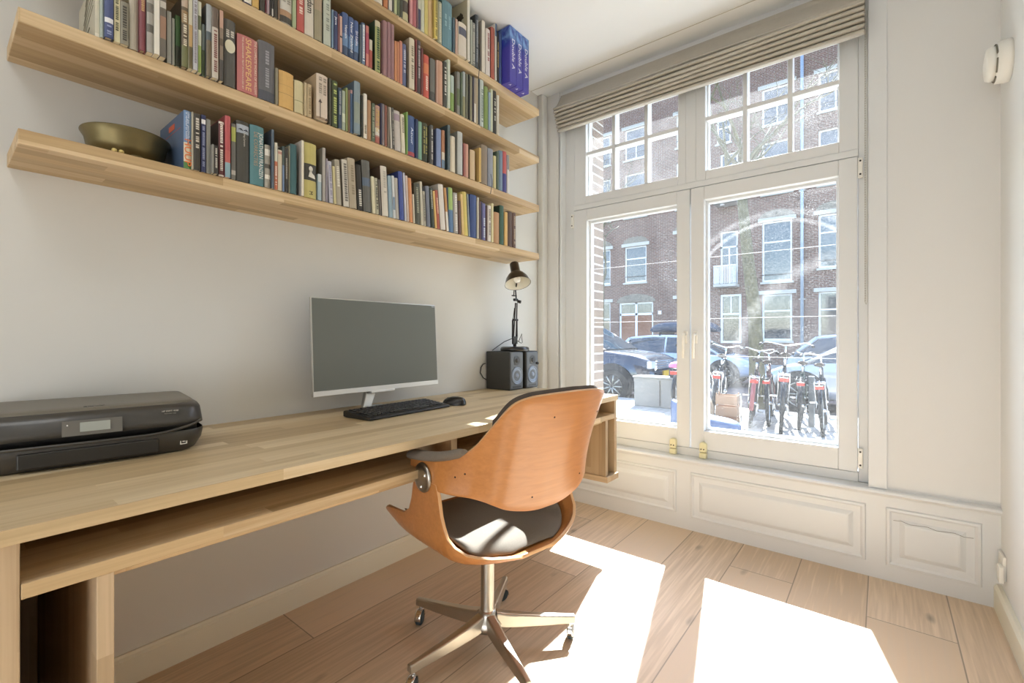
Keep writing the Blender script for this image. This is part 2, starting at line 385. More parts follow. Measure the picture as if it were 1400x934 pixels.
def glass_mat(name, seed, arcs=(), wires=(), spot=1.0, film=.1):
    m = bpy.data.materials.new(name); m.use_nodes = True; n = m.node_tree.nodes; l = m.node_tree.links
    for x in list(n):
        if x.type != 'OUTPUT_MATERIAL': n.remove(x)
    out = n['Material Output']
    g = n.new('ShaderNodeNewGeometry'); sp = n.new('ShaderNodeSeparateXYZ'); l.new(g.outputs['Position'], sp.inputs[0])
    def M(op, a, c=None, d=None, clamp=False):
        x = n.new('ShaderNodeMath'); x.operation = op; x.use_clamp = clamp
        for i, v in enumerate((a, c, d)):
            if v is None: continue
            if isinstance(v, (int, float)): x.inputs[i].default_value = v
            else: l.new(v, x.inputs[i])
        return x.outputs[0]
    def rng(v, a, b_, c, d):
        r = n.new('ShaderNodeMapRange'); l.new(v, r.inputs[0])
        for i, q in enumerate((a, b_, c, d)): r.inputs[i + 1].default_value = q
        return r.outputs[0]
    def nz(scale, detail=4):
        t = n.new('ShaderNodeTexNoise'); t.noise_dimensions = '4D'; t.inputs['W'].default_value = seed; t.inputs['Scale'].default_value = scale; t.inputs['Detail'].default_value = detail
        l.new(g.outputs['Position'], t.inputs['Vector']); return t.outputs[0]
    dirt = rng(nz(5), .3, .75, film * .5, film * 1.6)
    fine = rng(nz(120, 2), .42, .75, 0, .28 * spot)
    sp2 = rng(nz(230, 1), .60, .66, 0, .55 * spot)
    msk = rng(nz(3.5, 2), .45, .62, 0, 1)
    tot = M('ADD', dirt, M('ADD', M('MULTIPLY', fine, .6), M('MULTIPLY', sp2, msk)))
    streak = nz(40, 3)
    for (cx, cz, r, wd, a) in arcs:
        dx = M('SUBTRACT', sp.outputs[0], cx); dz = M('SUBTRACT', sp.outputs[2], cz)
        rr = M('SQRT', M('ADD', M('MULTIPLY', dx, dx), M('MULTIPLY', dz, dz)))
        dd = M('DIVIDE', M('ABSOLUTE', M('SUBTRACT', rr, r)), wd)
        mk = rng(dd, .4, 1.15, a, 0)
        up = rng(M('ADD', dz, M('MULTIPLY', dx, -.9)), -.15, .1, 0, 1)
        tot = M('ADD', tot, M('MULTIPLY', M('MULTIPLY', mk, up), rng(streak, .2, .8, .1, 1.5)))
    for z in wires:
        dd = M('ABSOLUTE', M('SUBTRACT', sp.outputs[2], z))
        tot = M('ADD', tot, rng(dd, .0012, .002, .3, 0))
    tot = M('MINIMUM', tot, .85)
    tr = n.new('ShaderNodeBsdfTransparent'); tr.inputs[0].default_value = (.97, .98, .975, 1)
    gl = n.new('ShaderNodeBsdfGlossy'); gl.inputs['Roughness'].default_value = .01
    fz = n.new('ShaderNodeFresnel'); fz.inputs[0].default_value = 1.3
    m1 = n.new('ShaderNodeMixShader'); l.new(fz.outputs[0], m1.inputs[0]); l.new(tr.outputs[0], m1.inputs[1]); l.new(gl.outputs[0], m1.inputs[2])
    tl = n.new('ShaderNodeBsdfTranslucent'); tl.inputs[0].default_value = (.92, .90, .87, 1)
    df = n.new('ShaderNodeBsdfTransparent')
    m0 = n.new('ShaderNodeMixShader'); m0.inputs[0].default_value = .55; l.new(tl.outputs[0], m0.inputs[1]); l.new(df.outputs[0], m0.inputs[2])
    m2 = n.new('ShaderNodeMixShader'); l.new(tot, m2.inputs[0]); l.new(m1.outputs[0], m2.inputs[1]); l.new(m0.outputs[0], m2.inputs[2])
    l.new(m2.outputs[0], out.inputs[0])
    return m
def pane(name, x0, x1, z0, z1, m, parent, y=.118):
    return MB().add([(x0, y, z0), (x1, y, z0), (x1, y, z1), (x0, y, z1)], [(0, 1, 2, 3)]).build(name, m, parent, world=True)
def ring(x0, x1, z0, z1, wl_, wr, wb, wt, y0, y1):
    r = MB(); r.box(x0, x0 + wl_, y0, y1, z0, z1); r.box(x1 - wr, x1, y0, y1, z0, z1)
    r.box(x0 + wl_, x1 - wr, y0, y1, z0, z0 + wb); r.box(x0 + wl_, x1 - wr, y0, y1, z1 - wt, z1); return r
G1 = glass_mat('dirty_glass_left', 1.0, wires=(1.14, 1.485), spot=.45, film=.03)
G2 = glass_mat('smeared_glass_right', 4.0, arcs=((1.36, 1.18, .50, .020, .09), (1.75, .87, .58, .034, .085), (1.36, 1.2, .44, .012, .15)), wires=(.944, 1.148, 1.487), spot=.45, film=.035)
G3 = glass_mat('speckled_glass_upper', 9.0, spot=.7, film=.09)
def casement(n_, x0, x1, gx0, gx1, gm, side):
    z0, z1 = .435, 1.865; g0, g1 = .536, 1.792
    r = ring(x0, x1, z0, z1, gx0 - x0, x1 - gx1, g0 - z0, z1 - g1, FY, .10)
    o = r.build(n_, M_frame, bevel=.0035); struct(o)
    b = ring(gx0 - .001, gx1 + .001, g0 - .001, g1 + .001, .012, .012, .014, .014, .088, .128)
    b.build('glazing_bead', M_frame, o, bevel=.002)
    pane('glass_pane', gx0, gx1, g0, g1, gm, o)
    return o
cl = casement('window_2', .214, .954, .309, .882, G1, 'l')
cr_ = casement('window_3', .960, 1.698, 1.030, 1.627, G2, 'r')
# upper lights, each with two muntins and a glazing rail
def upper(n_, x0, x1, gx0, gx1, vb, zb):
    z0, z1 = 1.90, 2.50; g0, g1 = 1.951, 2.45
    r = ring(x0, x1, z0, z1, gx0 - x0, x1 - gx1, g0 - z0, z1 - g1, FY + .008, .11)
    o = r.build(n_, M_frame, bevel=.003); struct(o)
    mb = MB()
    for v in vb: mb.box(v - .011, v + .011, .062, .125, g0, g1)
    mb.box(gx0, gx1, .063, .124, zb - .011, zb + .011)
    mb.build('glazing_bars', M_frame, o, bevel=.003)
    ring(gx0 - .001, gx1 + .001, g0 - .001, g1 + .001, .008, .008, .008, .008, .09, .128).build('glazing_bead', M_frame, o)
    pane('glass_pane', gx0, gx1, g0, g1, G3, o)
upper('window_4', .213, .93, .298, .886, (.49, .698), 2.222)
upper('window_5', .985, 1.70, 1.035, 1.628, (1.230, 1.432), 2.232)
# handles, window locks, hinges
def handle(x, par):
    t = thing('handle', None, None, (x, FY, 1.045)); t.parent = par
    h = MB(); h.box(-.011, .011, -.008, 0, -.035, .035); h.build('handle_plate', M_white, t, bevel=.004)
    h = MB(); h.tube([(0, -.004, .015), (0, -.035, .015), (0, -.042, .005), (0, -.044, -.115)], [.008, .008, .008, .0075], 10); h.build('handle_lever', M_white, t)
handle(.932, cl); handle(.986, cr_)
M_ivory = mat('ivory_plastic', 'E4DDB4', .4)
def lock(x, label):
    t = thing('window_lock', label, 'window lock', (x, FY - .001, SZ + .002), group='cream bolt locks at the foot of the casements')
    h = MB(); h.box(-.019, .019, -.028, 0, 0, .030); h.build('lock_keep', M_ivory, t, bevel=.006, seg=3)
    h = MB(); pr = [(-.018, .034), (.018, .034), (.018, .072)] + [(.018 * math.cos(a), .072 + .016 * math.sin(a)) for a in [PI * k / 8 for k in range(1, 8)]] + [(-.018, .072)]
    h.prism(pr, -.026, 0, 'Y'); h.build('lock_body', M_ivory, t, bevel=.004)
    h = MB(); h.cyl((-.008, -.0275, .05), (-.008, -.024, .05), .0035, n=12); h.cyl((.006, -.0275, .05), (.006, -.024, .05), .0035, n=12); h.build('screw_hole', M_iron, t)
lock(.868, 'ivory bolt lock at the foot of the left casement'); lock(1.030, 'ivory bolt lock at the foot of the right casement')
def hinge(x, z, par):
    t = thing('hinge', None, None, (x, FY + .0, z)); t.parent = par
    h = MB(); h.box(-.009, .009, -.008, .004, -.045, .045); h.build('hinge_plate', M_white, t, bevel=.003)
    for zz_ in (.03, -.03):
        h = MB(); h.cyl((0, -.011, zz_), (0, -.007, zz_), .004, n=10); h.build('hinge_screw', M_iron, t)
hinge(1.708, 1.81, cr_); hinge(1.708, .50, cr_)
hinge(.205, 1.80, cl)

# ---------------------------------------------------------------- roman blind
def fabric():
    m = mat('greige_linen', 'B6B0A5', .9, noise=.03, nscale=60, bump=.25, bscale=900)
    return m
M_fab = fabric()
bl = thing('roman_blind', 'greige linen roman blind gathered in stacked folds above the window', 'blind', (.945, -.03, 2.36))
X0, X1 = .158, 1.733
# upper draped sheet
prof = [(-.012, 2.605), (-.018, 2.60), (-.030, 2.575), (-.048, 2.545), (-.075, 2.515), (-.105, 2.495), (-.118, 2.487), (-.112, 2.481), (-.09, 2.482)]
P = []
NX = 26
for i in range(NX + 1):
    x = X0 + (X1 - X0) * i / NX
    sag = .012 * math.sin(x * 3.1) ** 2 + (.012 * max(0, (x - 1.45)) * 3)
    P.append([(x, y - .006 * math.sin(x * 2.3 + k * .4), z - sag * (k / 8)) for k, (y, z) in enumerate(prof)])
MB().grid(P).build('blind_drape', M_fab, bl, world=True, solid=.003, subd=1)
P = None
zz = 2.478; 
for fno in range(6):
    z0 = zz - fno * .0195; dep = .118 - fno * .010
    pr = []
    for k in range(9):
        a = PI * k / 8
        ca_ = math.copysign(abs(math.cos(a)) ** .35, math.cos(a)) if abs(math.cos(a)) > 1e-6 else 0
        pr.append((-.03 - (dep - .03) * math.sin(a) ** .45, z0 - .0088 + .0082 * ca_ - .006 * math.sin(a)))
    P = []
    for i in range(NX + 1):
        x = X0 + .002 + (X1 - X0 - .004) * i / NX
        wv = .0035 * math.sin(x * 4 + fno) + .002 * math.sin(x * 9 + fno * 2)
        P.append([(x, y + wv * .5, z + wv * .6) for (y, z) in pr])
    MB().grid(P).build('blind_fold', M_fab, bl, world=True, solid=.0035, subd=1)
B(X0 + .01, X1 - .01, -.060, -.035, 2.364, 2.370).build('bottom_bar', M_fab, bl, world=True, bevel=.003)
B(X0, X1, -.022, .006, 2.56, 2.606).build('head_rail', M_fab, bl, world=True, bevel=.003)
ch = MB()
for i in range(118):
    z = 2.47 - i * .0108
    for sx in (0,): ch.lathe([(.0, -.0022), (.0021, -.0012), (.0024, 0), (.0021, .0012), (0, .0022)], (1.7265, -.012, z), n=6)
ch.tube([(1.7265, -.012, 2.47), (1.7265, -.012, 1.20), (1.730, -.018, 1.19), (1.733, -.024, 1.20), (1.733, -.024, 2.47)], .0009, 5)
tag(ch.build('blind_chain', mat('chain_beads', 'A39C8C', .5), org='base'), 'thin beaded pull chain hanging at the right edge of window', 'blind chain')
# ---------------------------------------------------------------- wall fittings
t = thing('smoke_alarm', 'round white smoke alarm mounted high on the right wall', 'smoke alarm', (WX, -.16, 2.038))
MB().lathe([(0, 0), (.072, 0), (.073, -.012), (.070, -.036), (.055, -.040)], axis='X', n=40).build('alarm_base', M_white, t)
MB().lathe([(.050, -.034), (.058, -.040), (.060, -.050), (.054, -.062), (.03, -.066), (0, -.066)], axis='X', n=40).build('alarm_cover', M_white, t)
v = MB()
for k in range(6):
    a0 = PI * k / 3 + .1; v.tube([(-.0385, .062 * math.cos(a0 + q * .13), .062 * math.sin(a0 + q * .13)) for q in range(7)], .0035, 6)
v.build('vent_slot', mat('slot_grey', '7A7568', .8), t)
t = thing('wall_socket', 'white wall socket low on the right wall by the corner', 'socket', (WX, -.055, .19))
B(-.010, 0, -.045, .045, -.045, .045).build('socket_plate', M_white, t, bevel=.003)
h = MB(); h.lathe([(.022, -.0105), (.020, -.004), (0, -.004)], axis='X', n=24); h.build('socket_well', mat('socket_well_plastic', 'D8D4C8', .5), t)  # well in slightly greyer plastic than the plate
h = MB(); h.box(-.022, -.008, -.062, -.018, -.048, .012); h.build('cover_flap', M_white, t, bevel=.003)

# ---------------------------------------------------------------- wall desk
DX = .715; DY0, DY1 = -2.66, -.36; DT = .75
desk = thing('wall_desk', 'long light oak desk fixed along the left wall with open compartments', 'desk', (.36, -1.5, .32))
def D(name, m, *b, lab=None):
    o = B(*b).build(name, m, desk, world=True, bevel=.0015)
    if lab: part_label(o, lab)
    return o
D('desktop', M_oak_t, .001, DX + .008, DY0, DY1, DT - .026, DT)
D('compartment_board', M_oak, .001, DX, -2.475, DY1 - .026, .631, .656)
D('under_rail', M_oak, .02, DX - .02, -2.358, -.48, .617, .631)
D('end_panel', M_oak_z, .001, DX, DY1 - .025, DY1, .353, DT - .026)
D('divider', M_oak_z, .001, DX - .002, -.478, -.453, .353, .631)
D('bottom_board', M_oak_x, .001, DX + .010, -.482, DY1 + .001, .324, .353)
D('divider', M_oak_z, .001, DX - .002, -1.532, -1.507, .656, DT - .026)
D('divider', M_oak_z, .001, DX - .002, -2.384, -2.36, 0.001, .631)
D('end_panel', M_oak_z, .001, DX, -2.501, -2.476, 0.001, DT - .026)
D('bottom_board', M_oak_x, .001, DX, -2.475, -2.385, .055, .08)
D('end_panel', M_oak_z, .001, DX, DY0, DY0 + .025, 0.001, DT - .026)
D('back_board', M_oak_z, .001, .015, -2.475, -2.385, .08, .63)

# ---------------------------------------------------------------- shelves
SH = {1: 2.352, 2: 2.081, 3: 1.802, 4: 1.525}
SNAME = {1: 'top shelf', 2: 'second shelf', 3: 'third shelf', 4: 'lowest shelf'}
SB = {1: 2.645, 2: 2.317, 3: 2.046, 4: 1.767}
SHX = .245
slabels = {1: 'oak floating shelf, the topmost of four, under the ceiling', 2: 'oak floating shelf, second from the top, full of books',
           3: 'oak floating shelf, third from top, holding the pink thick book', 4: 'oak floating shelf, lowest of four, holding the brass bowl'}
for k, z in SH.items():
    o = B(.001, SHX, -2.44, -.385, z - .035, z).build('floating_shelf', M_oak, org='base', bevel=.0015)
    tag(o, slabels[k], 'shelf', 'oak floating shelves on the left wall')

# ---------------------------------------------------------------- books
CAM = (1.782, -2.565, 1.05); _f = 634.; _t = math.atan(505 / 634.); _s, _c = math.sin(_t), math.cos(_t)
def place(x, u, v):
    """survey helper: the y and z on the plane x for a point measured in the photograph"""
    a = (u - 700) / _f; b = (460 - v) / _f
    D_ = (-_s + _c * a, _c + _s * a, b); k = (x - CAM[0]) / D_[0]
    return CAM[1] + k * D_[1], CAM[2] + k * D_[2]
def vcol_mat(name, rough, noise=.06):
    m = bpy.data.materials.new(name); m.use_nodes = True; n = m.node_tree.nodes; l = m.node_tree.links; b = n['Principled BSDF']
    a = n.new('ShaderNodeAttribute'); a.attribute_name = 'Col'
    nz = n.new('ShaderNodeTexNoise'); nz.inputs['Scale'].default_value = 60; tc = n.new('ShaderNodeTexCoord'); l.new(tc.outputs['Object'], nz.inputs['Vector'])
    mr = n.new('ShaderNodeMapRange'); mr.inputs[3].default_value = 1 - noise; mr.inputs[4].default_value = 1 + noise; l.new(nz.outputs[0], mr.inputs[0])
    vm = n.new('ShaderNodeVectorMath'); vm.operation = 'SCALE'; l.new(a.outputs['Color'], vm.inputs[0]); l.new(mr.outputs[0], vm.inputs['Scale'])
    l.new(vm.outputs[0], b.inputs['Base Color']); b.inputs['Roughness'].default_value = rough
    return m
M_cover = vcol_mat('printed_book_cover', .45)
M_page = mat('book_pages', 'D9CFB4', .9, noise=.06, nscale=300)
TXT = {}
def txtmat(h):
    if h not in TXT: TXT[h] = mat('spine_ink_' + h.lower(), h, .5)
    return TXT[h]
PAL = [('white', 'E6E2DA'), ('cream', 'D8CEB4'), ('beige', 'C2B498'), ('tan', 'B8925E'), ('light grey', 'B4B4B0'), ('grey', '88867E'), ('dark grey', '5A5852'),
       ('black', '2E2B26'), ('dark brown', '503A30'), ('brown', '7E5E48'), ('taupe', '968A76'), ('dark red', '80303A'), ('red', 'C44840'), ('pink', 'D08080'), ('salmon', 'D09878'),
       ('orange', 'D08038'), ('mustard yellow', 'D4A63C'), ('yellow', 'DCC848'), ('pale yellow', 'CFC28A'), ('lime green', '8CB048'), ('olive green', '84885A'), ('dark green', '3A5438'),
       ('mint green', 'A8C4B4'), ('green', '5A9068'), ('dark olive', '4A4838'), ('teal', '45848A'), ('dark teal', '2F5F66'), ('light blue', '8CAFC4'), ('blue', '4A6CA8'), ('navy blue', '2C3A68'),
       ('slate blue', '70809A'), ('slate grey', '646A70'), ('lilac', 'A8A4B8'), ('mauve', 'A07880'), ('purple', '5A4A80')]
def cname(h):
    h = h.lstrip('#'); v = [int(h[i:i + 2], 16) for i in (0, 2, 4)]
    best = min(PAL, key=lambda p: sum(w_ * (a - int(p[1][i:i + 2], 16)) ** 2 for a, i, w_ in zip(v, (0, 2, 4), (2, 3, 2))))
    return best[0]
def shade(h, k):
    h = h.lstrip('#'); return ''.join('%02X' % max(0, min(255, int(int(h[i:i + 2], 16) * k))) for i in (0, 2, 4))
BOOKS = []; PREV = {}
def book(shelf, u0, u1, vt, col, bands=(), dash=None, xs=.250, depth=None, lean=0, text=None, side=None, hard=False, desc=None, label=None):
    z0 = SH[shelf]
    y0 = place(xs, u0, 0)[0]; y1 = place(xs, u1, 0)[0]; zt = place(xs, u0 + .3 * (u1 - u0), vt)[1]
    zt = min(zt, SB[shelf] - .006); h = zt - z0
    th = max(.004, (y1 - y0) - .0012)
    th0 = th; pe = PREV.get(shelf)
    if pe:
        y0 = max(y0, pe[0] + .0005 + max(0, min(h, pe[1]) * (math.tan(math.radians(lean)) - math.tan(math.radians(pe[2])))))
    th = max(.62 * th0, min(th0, y1 - y0 - .0008))
    if shelf == 1: th = min(th, -.7242 - y0)
    PREV[shelf] = (y0 + th / math.cos(math.radians(lean)), h, lean)
    if lean: th *= .985
    if depth is None: depth = min(.215, max(.105, h * .66))
    depth = min(depth, xs - .004)
    cw = .0022 if (hard or th > .02) else .0009
    cw = min(cw, th * .2)
    side = side or col
    n_ = random.random
    F = []; V = []; K = []
    def quad(a, b, c, d, colr):
        i = len(V); V.extend([a, b, c, d]); F.append((i, i + 1, i + 2, i + 3)); K.append(colr)
    # local frame: x from spine (0) back to -depth, y 0..th, z 0..h
    NB = 4 if th > .012 else 2
    bul = min(.005, th * .16) if (hard or th > .014) else .0006
    cs = [(-bul * (2 * j / NB - 1) ** 2, th * j / NB) for j in range(NB + 1)]
    bl_ = sorted(set([0, 1] + [q for b in bands for q in b[:2]]))
    def bandcol(fm):
        for (a, b, cc) in bands:
            if a <= fm <= b: return cc
        return col
    for a, b in zip(bl_[:-1], bl_[1:]):
        cc = bandcol((a + b) / 2)
        for j in range(NB):
            (xa, ya), (xb, yb) = cs[j], cs[j + 1]
            quad((xa, ya, a * h), (xb, yb, a * h), (xb, yb, b * h), (xa, ya, b * h), cc)
    def board(ya, yb, cc):
        x0, x1 = -depth, -bul
        quad((x0, ya, 0), (x1, ya, 0), (x1, ya, h), (x0, ya, h), cc); quad((x1, yb, 0), (x0, yb, 0), (x0, yb, h), (x1, yb, h), cc)
        quad((x0, yb, 0), (x1, yb, 0), (x1, ya, 0), (x0, ya, 0), cc); quad((x0, ya, h), (x1, ya, h), (x1, yb, h), (x0, yb, h), cc)
        quad((x0, yb, 0), (x0, ya, 0), (x0, ya, h), (x0, yb, h), cc)
    board(0, cw, side); board(th - cw, th, side)
    # inner face of spine and its ends
    for z in (0, h):
        i = len(V); P_ = [(x, y, z) for x, y in cs] + [(-bul - cw, th, z), (-bul - cw, 0, z)]
        V.extend(P_); F.append(tuple(range(i, i + len(P_))) if z else tuple(reversed(range(i, i + len(P_))))); K.append(col)
    if dash:
        # rows of small printed marks running down the spine
        dc, rows = dash[0], dash[1]; fa, fb = (dash[2], dash[3]) if len(dash) > 3 else (.12, .9)
        for r in range(rows):
            yc = th * (.5 if rows == 1 else (.3 + .4 * r / (rows - 1))); ch_ = min(.011, th * (.5 if rows == 1 else .26)); z = h * fb
            while z > h * fa:
                ln = ch_ * random.uniform(.35, .75)
                if random.random() > .14:
                    xx = .0004
                    quad((xx, yc - ch_ / 2, z - ln), (xx, yc + ch_ / 2, z - ln), (xx, yc + ch_ / 2, z), (xx, yc - ch_ / 2, z), dc)
                z -= ln + ch_ * .22
    me = bpy.data.meshes.new('book'); me.from_pydata(V, [], F); me.materials.append(M_cover)
    ca = me.color_attributes.new('Col', 'FLOAT_COLOR', 'CORNER')
    li = 0
    for f, cc in zip(F, K):
        c_ = srgb(cc); g_ = .3 * c_[0] + .55 * c_[1] + .15 * c_[2]; c4 = tuple(q * .72 + g_ * w__ * .28 for q, w__ in zip(c_, (1.06, 1.0, .88))) + (1,)
        for _ in f: ca.data[li].color = c4; li += 1
    me.update()
    o = bpy.data.objects.new('book', me); COL.objects.link(o)
    o.location = (xs, y0, z0 + .0003)
    if lean: o.rotation_euler = (math.radians(lean), 0, 0)
    e = .003 if (hard or th > .02) else .0005
    B(-depth + .001, -bul - cw, cw, th - cw, e, h - e).build('page_block', M_page, o)
    if text:
        for (s_, size, tc_, fy, fz, wd) in text:
            text_obj('spine_title', s_, size, txtmat(tc_), o, (.0007, th * fy, h * fz), (0, 0, -1), (0, 1, 0), width=wd)
    o['group'] = 'books on the ' + SNAME[shelf]; o['category'] = 'book'
    BOOKS.append(dict(o=o, s=shelf, y=y0, th=th, h=h, col=col, desc=desc, label=label, bands=bands))
    return o
def row(shelf, items, **kw):
    """items: (u0,u1,v_top,colour[,options])"""
    for it in items:
        d_ = dict(kw)
        if len(it) > 4: d_.update(it[4])
        book(shelf, it[0], it[1], it[2], it[3], **d_)
W_, K_ = 'EDE8DC', '2A2722'
row(3, [
 (130, 137, -30, 'D2CBB4', dict(depth=.20, xs=.243, side='BDB79F', bands=[(0, .06, 'E4DCC8')], desc='large cream book with a pale grey cover facing out')),
 (137, 142, -28, 'B4C4B8', dict(depth=.2)),
 (142, 156, -34, '3F5088', dict(hard=True, side='34466A', xs=.262, bands=[(.24, .32, 'DDE0E8')], dash=('8A9AC8', 1, .05, .2), desc='tall blue hardback with white label')),
 (156, 165, -25, 'D8D0A0', dict(dash=('5E603E', 1, .18, .97), xs=.255)),
 (165, 177, 2, '8E8874', dict(dash=('4E4A40', 1, .12, .9), xs=.258)),
 (177, 190, -20, 'B8AF9A', dict(side='A89E88', hard=True)),
 (191, 200, -30, '8A3A46', dict(xs=.262, dash=('D0A060', 1, .55, .72), hard=True)),
 (201, 211, -20, 'A29E96', dict(xs=.268, bands=[(.3, .42, '6A665E'), (.6, .74, '757068')], side='7E7A72')),
 (211, 219, -18, 'E4DED0', dict(xs=.272)),
 (219, 228, -12, '6E665A', dict(xs=.27, bands=[(.28, .62, 'A0765A'), (.75, .85, 'BDB8AC')])),
 (228.5, 235, 15, 'A4A69C', dict(side='8A8A80')), (235.5, 239.5, 25, '96988A', {}),
 (240, 247, 21, '2F5A20', dict(bands=[(0, .4, '2C3220')], depth=.16)),
 (247, 258, -6, '6A5A40', dict(hard=True, xs=.262, bands=[(.62, .8, '9C7A46'), (.0, .3, '70743E'), (.85, 1, 'C0A890')], dash=('E0D4B8', 1, .3, .75), side='4A4030')),
 (258.5, 264, -6, 'CFC9AC', dict(xs=.265, bands=[(0, .3, '6E6036'), (.3, .6, 'C49A50')])),
 (264.5, 271, -8, 'BDBFC8', dict(xs=.268, dash=('8A8088', 1, .1, .9))),
 (271, 276, 2, 'C9CDB4', dict(xs=.262, bands=[(0, .38, '8EA83C'), (.6, .8, '66704A')])),
 (276.5, 280.5, 33, '8A9C9C', dict(bands=[(0, .5, '5A6A40')])),
 (281, 290, 5, '7A6A4E', dict(hard=True, xs=.263, bands=[(.62, 1, 'A4ADB4'), (.5, .62, '54646C')], side='5A5E60')),
 (290.5, 299.5, 10, 'C8BCAC', dict(hard=True, xs=.266, bands=[(.72, 1, '6E5C4E')], dash=('8A4A44', 1, .1, .68))),
 (300.5, 306, 14, '8C7866', dict(xs=.262, bands=[(.75, 1, 'C89880'), (0, .3, '55504C'), (.5, .6, '6A5A48')])),
 (306.5, 323, 26, '5C5A54', dict(hard=True, depth=.2, dash=('C8C4B8', 2, .74, .84), desc='thick dark grey book with cream oval on spine')),
 (325, 353.5, 48, 'CC6C6C', dict(side='A04848', depth=.17, text=[('SHAKESPEARE', .023, 'E8C488', .50, .50, .160), ('THE COMPLETE WORKS OF WILLIAM', .0095, 'E8D8C0', .85, .5, .165), ('THE ALEXANDER TEXT INTRODUCED BY', .006, 'E8D8C0', .24, .5, .16)], desc='thick salmon pink book with large cream title')),
 (354.5, 376.5, 56, '66666C', dict(hard=True, bands=[(0, .16, '4E5460')], dash=('9A9AA2', 1, .25, .85), side='C0B8A4', desc='thick slate grey hardback with ragged dark jacket')),
 (377, 381, 93, '8F866C', {}), 
 (382, 402.5, 97, 'DCA83E', dict(side='A87828', dash=None, depth=.12, bands=[(.38, .39, 'A07A30'), (.62, .625, 'A07A30')], desc='thick mustard yellow paperback')),
 (403.5, 416, 110, 'CFC28C', dict(bands=[(.36, .38, '8A8A5A')])), (416.5, 420, 113, 'C8B080', {}), (420.5, 427, 115, 'C4AA7A', dict(dash=('9A8458', 1, .1, .9))),
 (433.5, 449, 101, 'D9C6B2', dict(xs=.262, depth=.19, hard=True, side='B89C74', bands=[(0, .06, 'A88A6A')], dash=('A0907E', 2, .58, .93), desc='thick pale pink book with lamp post drawn on spine')),
 (449.5, 453.5, 107, '4E4C3C', {}), (454.5, 462.5, 110, '4C5A34', dict(dash=('B4C450', 1, .06, .94), side='30301E')),
 (463, 467.5, 120, '3E546C', dict(dash=('A8B0B8', 1, .35, .92))), (468, 472.5, 124, '9EAE98', dict(bands=[(.2, .42, 'C8D4B8')])), (473, 476, 120, '8C9A50', {}), (476.3, 479, 123, '8A6648', {}),
 (479.2, 482.5, 123, '4A6E96', dict(bands=[(.92, 1, 'D8A0A0')])),
 (485, 493.5, 111, '7E96A2', dict(hard=True, xs=.262, side='4E6474', depth=.21, bands=[(.2, .6, '8E9C8E')])),
 (494, 497.2, 130, '44443A', {}), (497.5, 502.5, 128, 'E8E2D4', dict(dash=('8A7A5A', 1, .1, .3))), (503, 508, 137, 'B88450', {}),
 (508.5, 513, 141, '5E6E54', dict(dash=('A0A88A', 1, .1, .9))), (513.5, 520, 144, 'C08E7C', dict(dash=('D8B030', 2, .3, .9), bands=[(0, .16, 'B85A4A'), (.2, .4, 'D8D4C8')])),
 (520.5, 522.3, 141, '3A3858', {}), (522.6, 526, 142, '82767C', {}), (526.3, 529.6, 144, '8E4E3C', {}), (530, 533, 146, '7C6E5E', {}),
])
row(3, [(533.5, 536.5, 147, 'D0CCC0', {}), (537, 540.5, 148, '5C5852', dict(dash=('9A968C', 1))), (541, 549.5, 152, 'C6BEB8', dict(bands=[(.75, .92, 'A890A0')])),
 (550, 555, 157, 'DED6BA', dict(dash=('8A8468', 1, .5, .92)))], lean=2.5)
row(3, [
 (556, 558, 153, '7CAC40', {}), (558.5, 568, 158, '3A5C96', dict(text=[('Azuur', .017, 'DDE6F4', .5, .5, .07)], bands=[(0, .1, 'C0404A')], desc='blue book with white script title and red foot')), (568.5, 572, 163, '2A3A64', {}),
 (572.5, 577.5, 166, '76AE92', {}), (578, 585.5, 168, '3C4230', dict(dash=('A8A040', 2, .2, .9))), (586, 588.7, 172, '2C2A22', {}),
 (589, 593, 171, '5E5E5C', dict(dash=('C8C8C4', 1))), (597.5, 604, 176, '7C94C6', dict(side='56668E', depth=.18)), (604.5, 609, 178, 'B4744A', dict(bands=[(0, .22, '6A8AA4'), (.22, .42, 'D8CCB4')])),
 (612.5, 616, 171, '5A6C72', dict(side='34464A', depth=.2, xs=.256)), (616.5, 623.5, 186, 'DACEB4', {}), (626.5, 633.5, 180, 'B8BEBC', dict(side='8A8C84', depth=.2, xs=.256)),
 (634, 637, 196, 'AA5C54', {}), (637.3, 641, 197, 'DA9E84', {}), (643.5, 650.5, 205, 'D2B484', dict(side='8E8062')), (655.5, 658.5, 202, 'DCB244', dict(side='CCA040', depth=.16, xs=.256)),
 (659, 667.5, 198, '92806A', {}), (668, 675, 203, '8C94A4', {}), (675.3, 679, 213, 'CCC07C', {}), (679.5, 683, 207, '4E6250', {}), (683.3, 688, 206, '6E8CA6', {}),
 (688.3, 693.5, 207, '3E3E86', dict(bands=[(.45, 1, 'CC4A44')])), (694, 696.8, 212, 'D8D4D0', dict(bands=[(.62, 1, '8A9498')])),
])
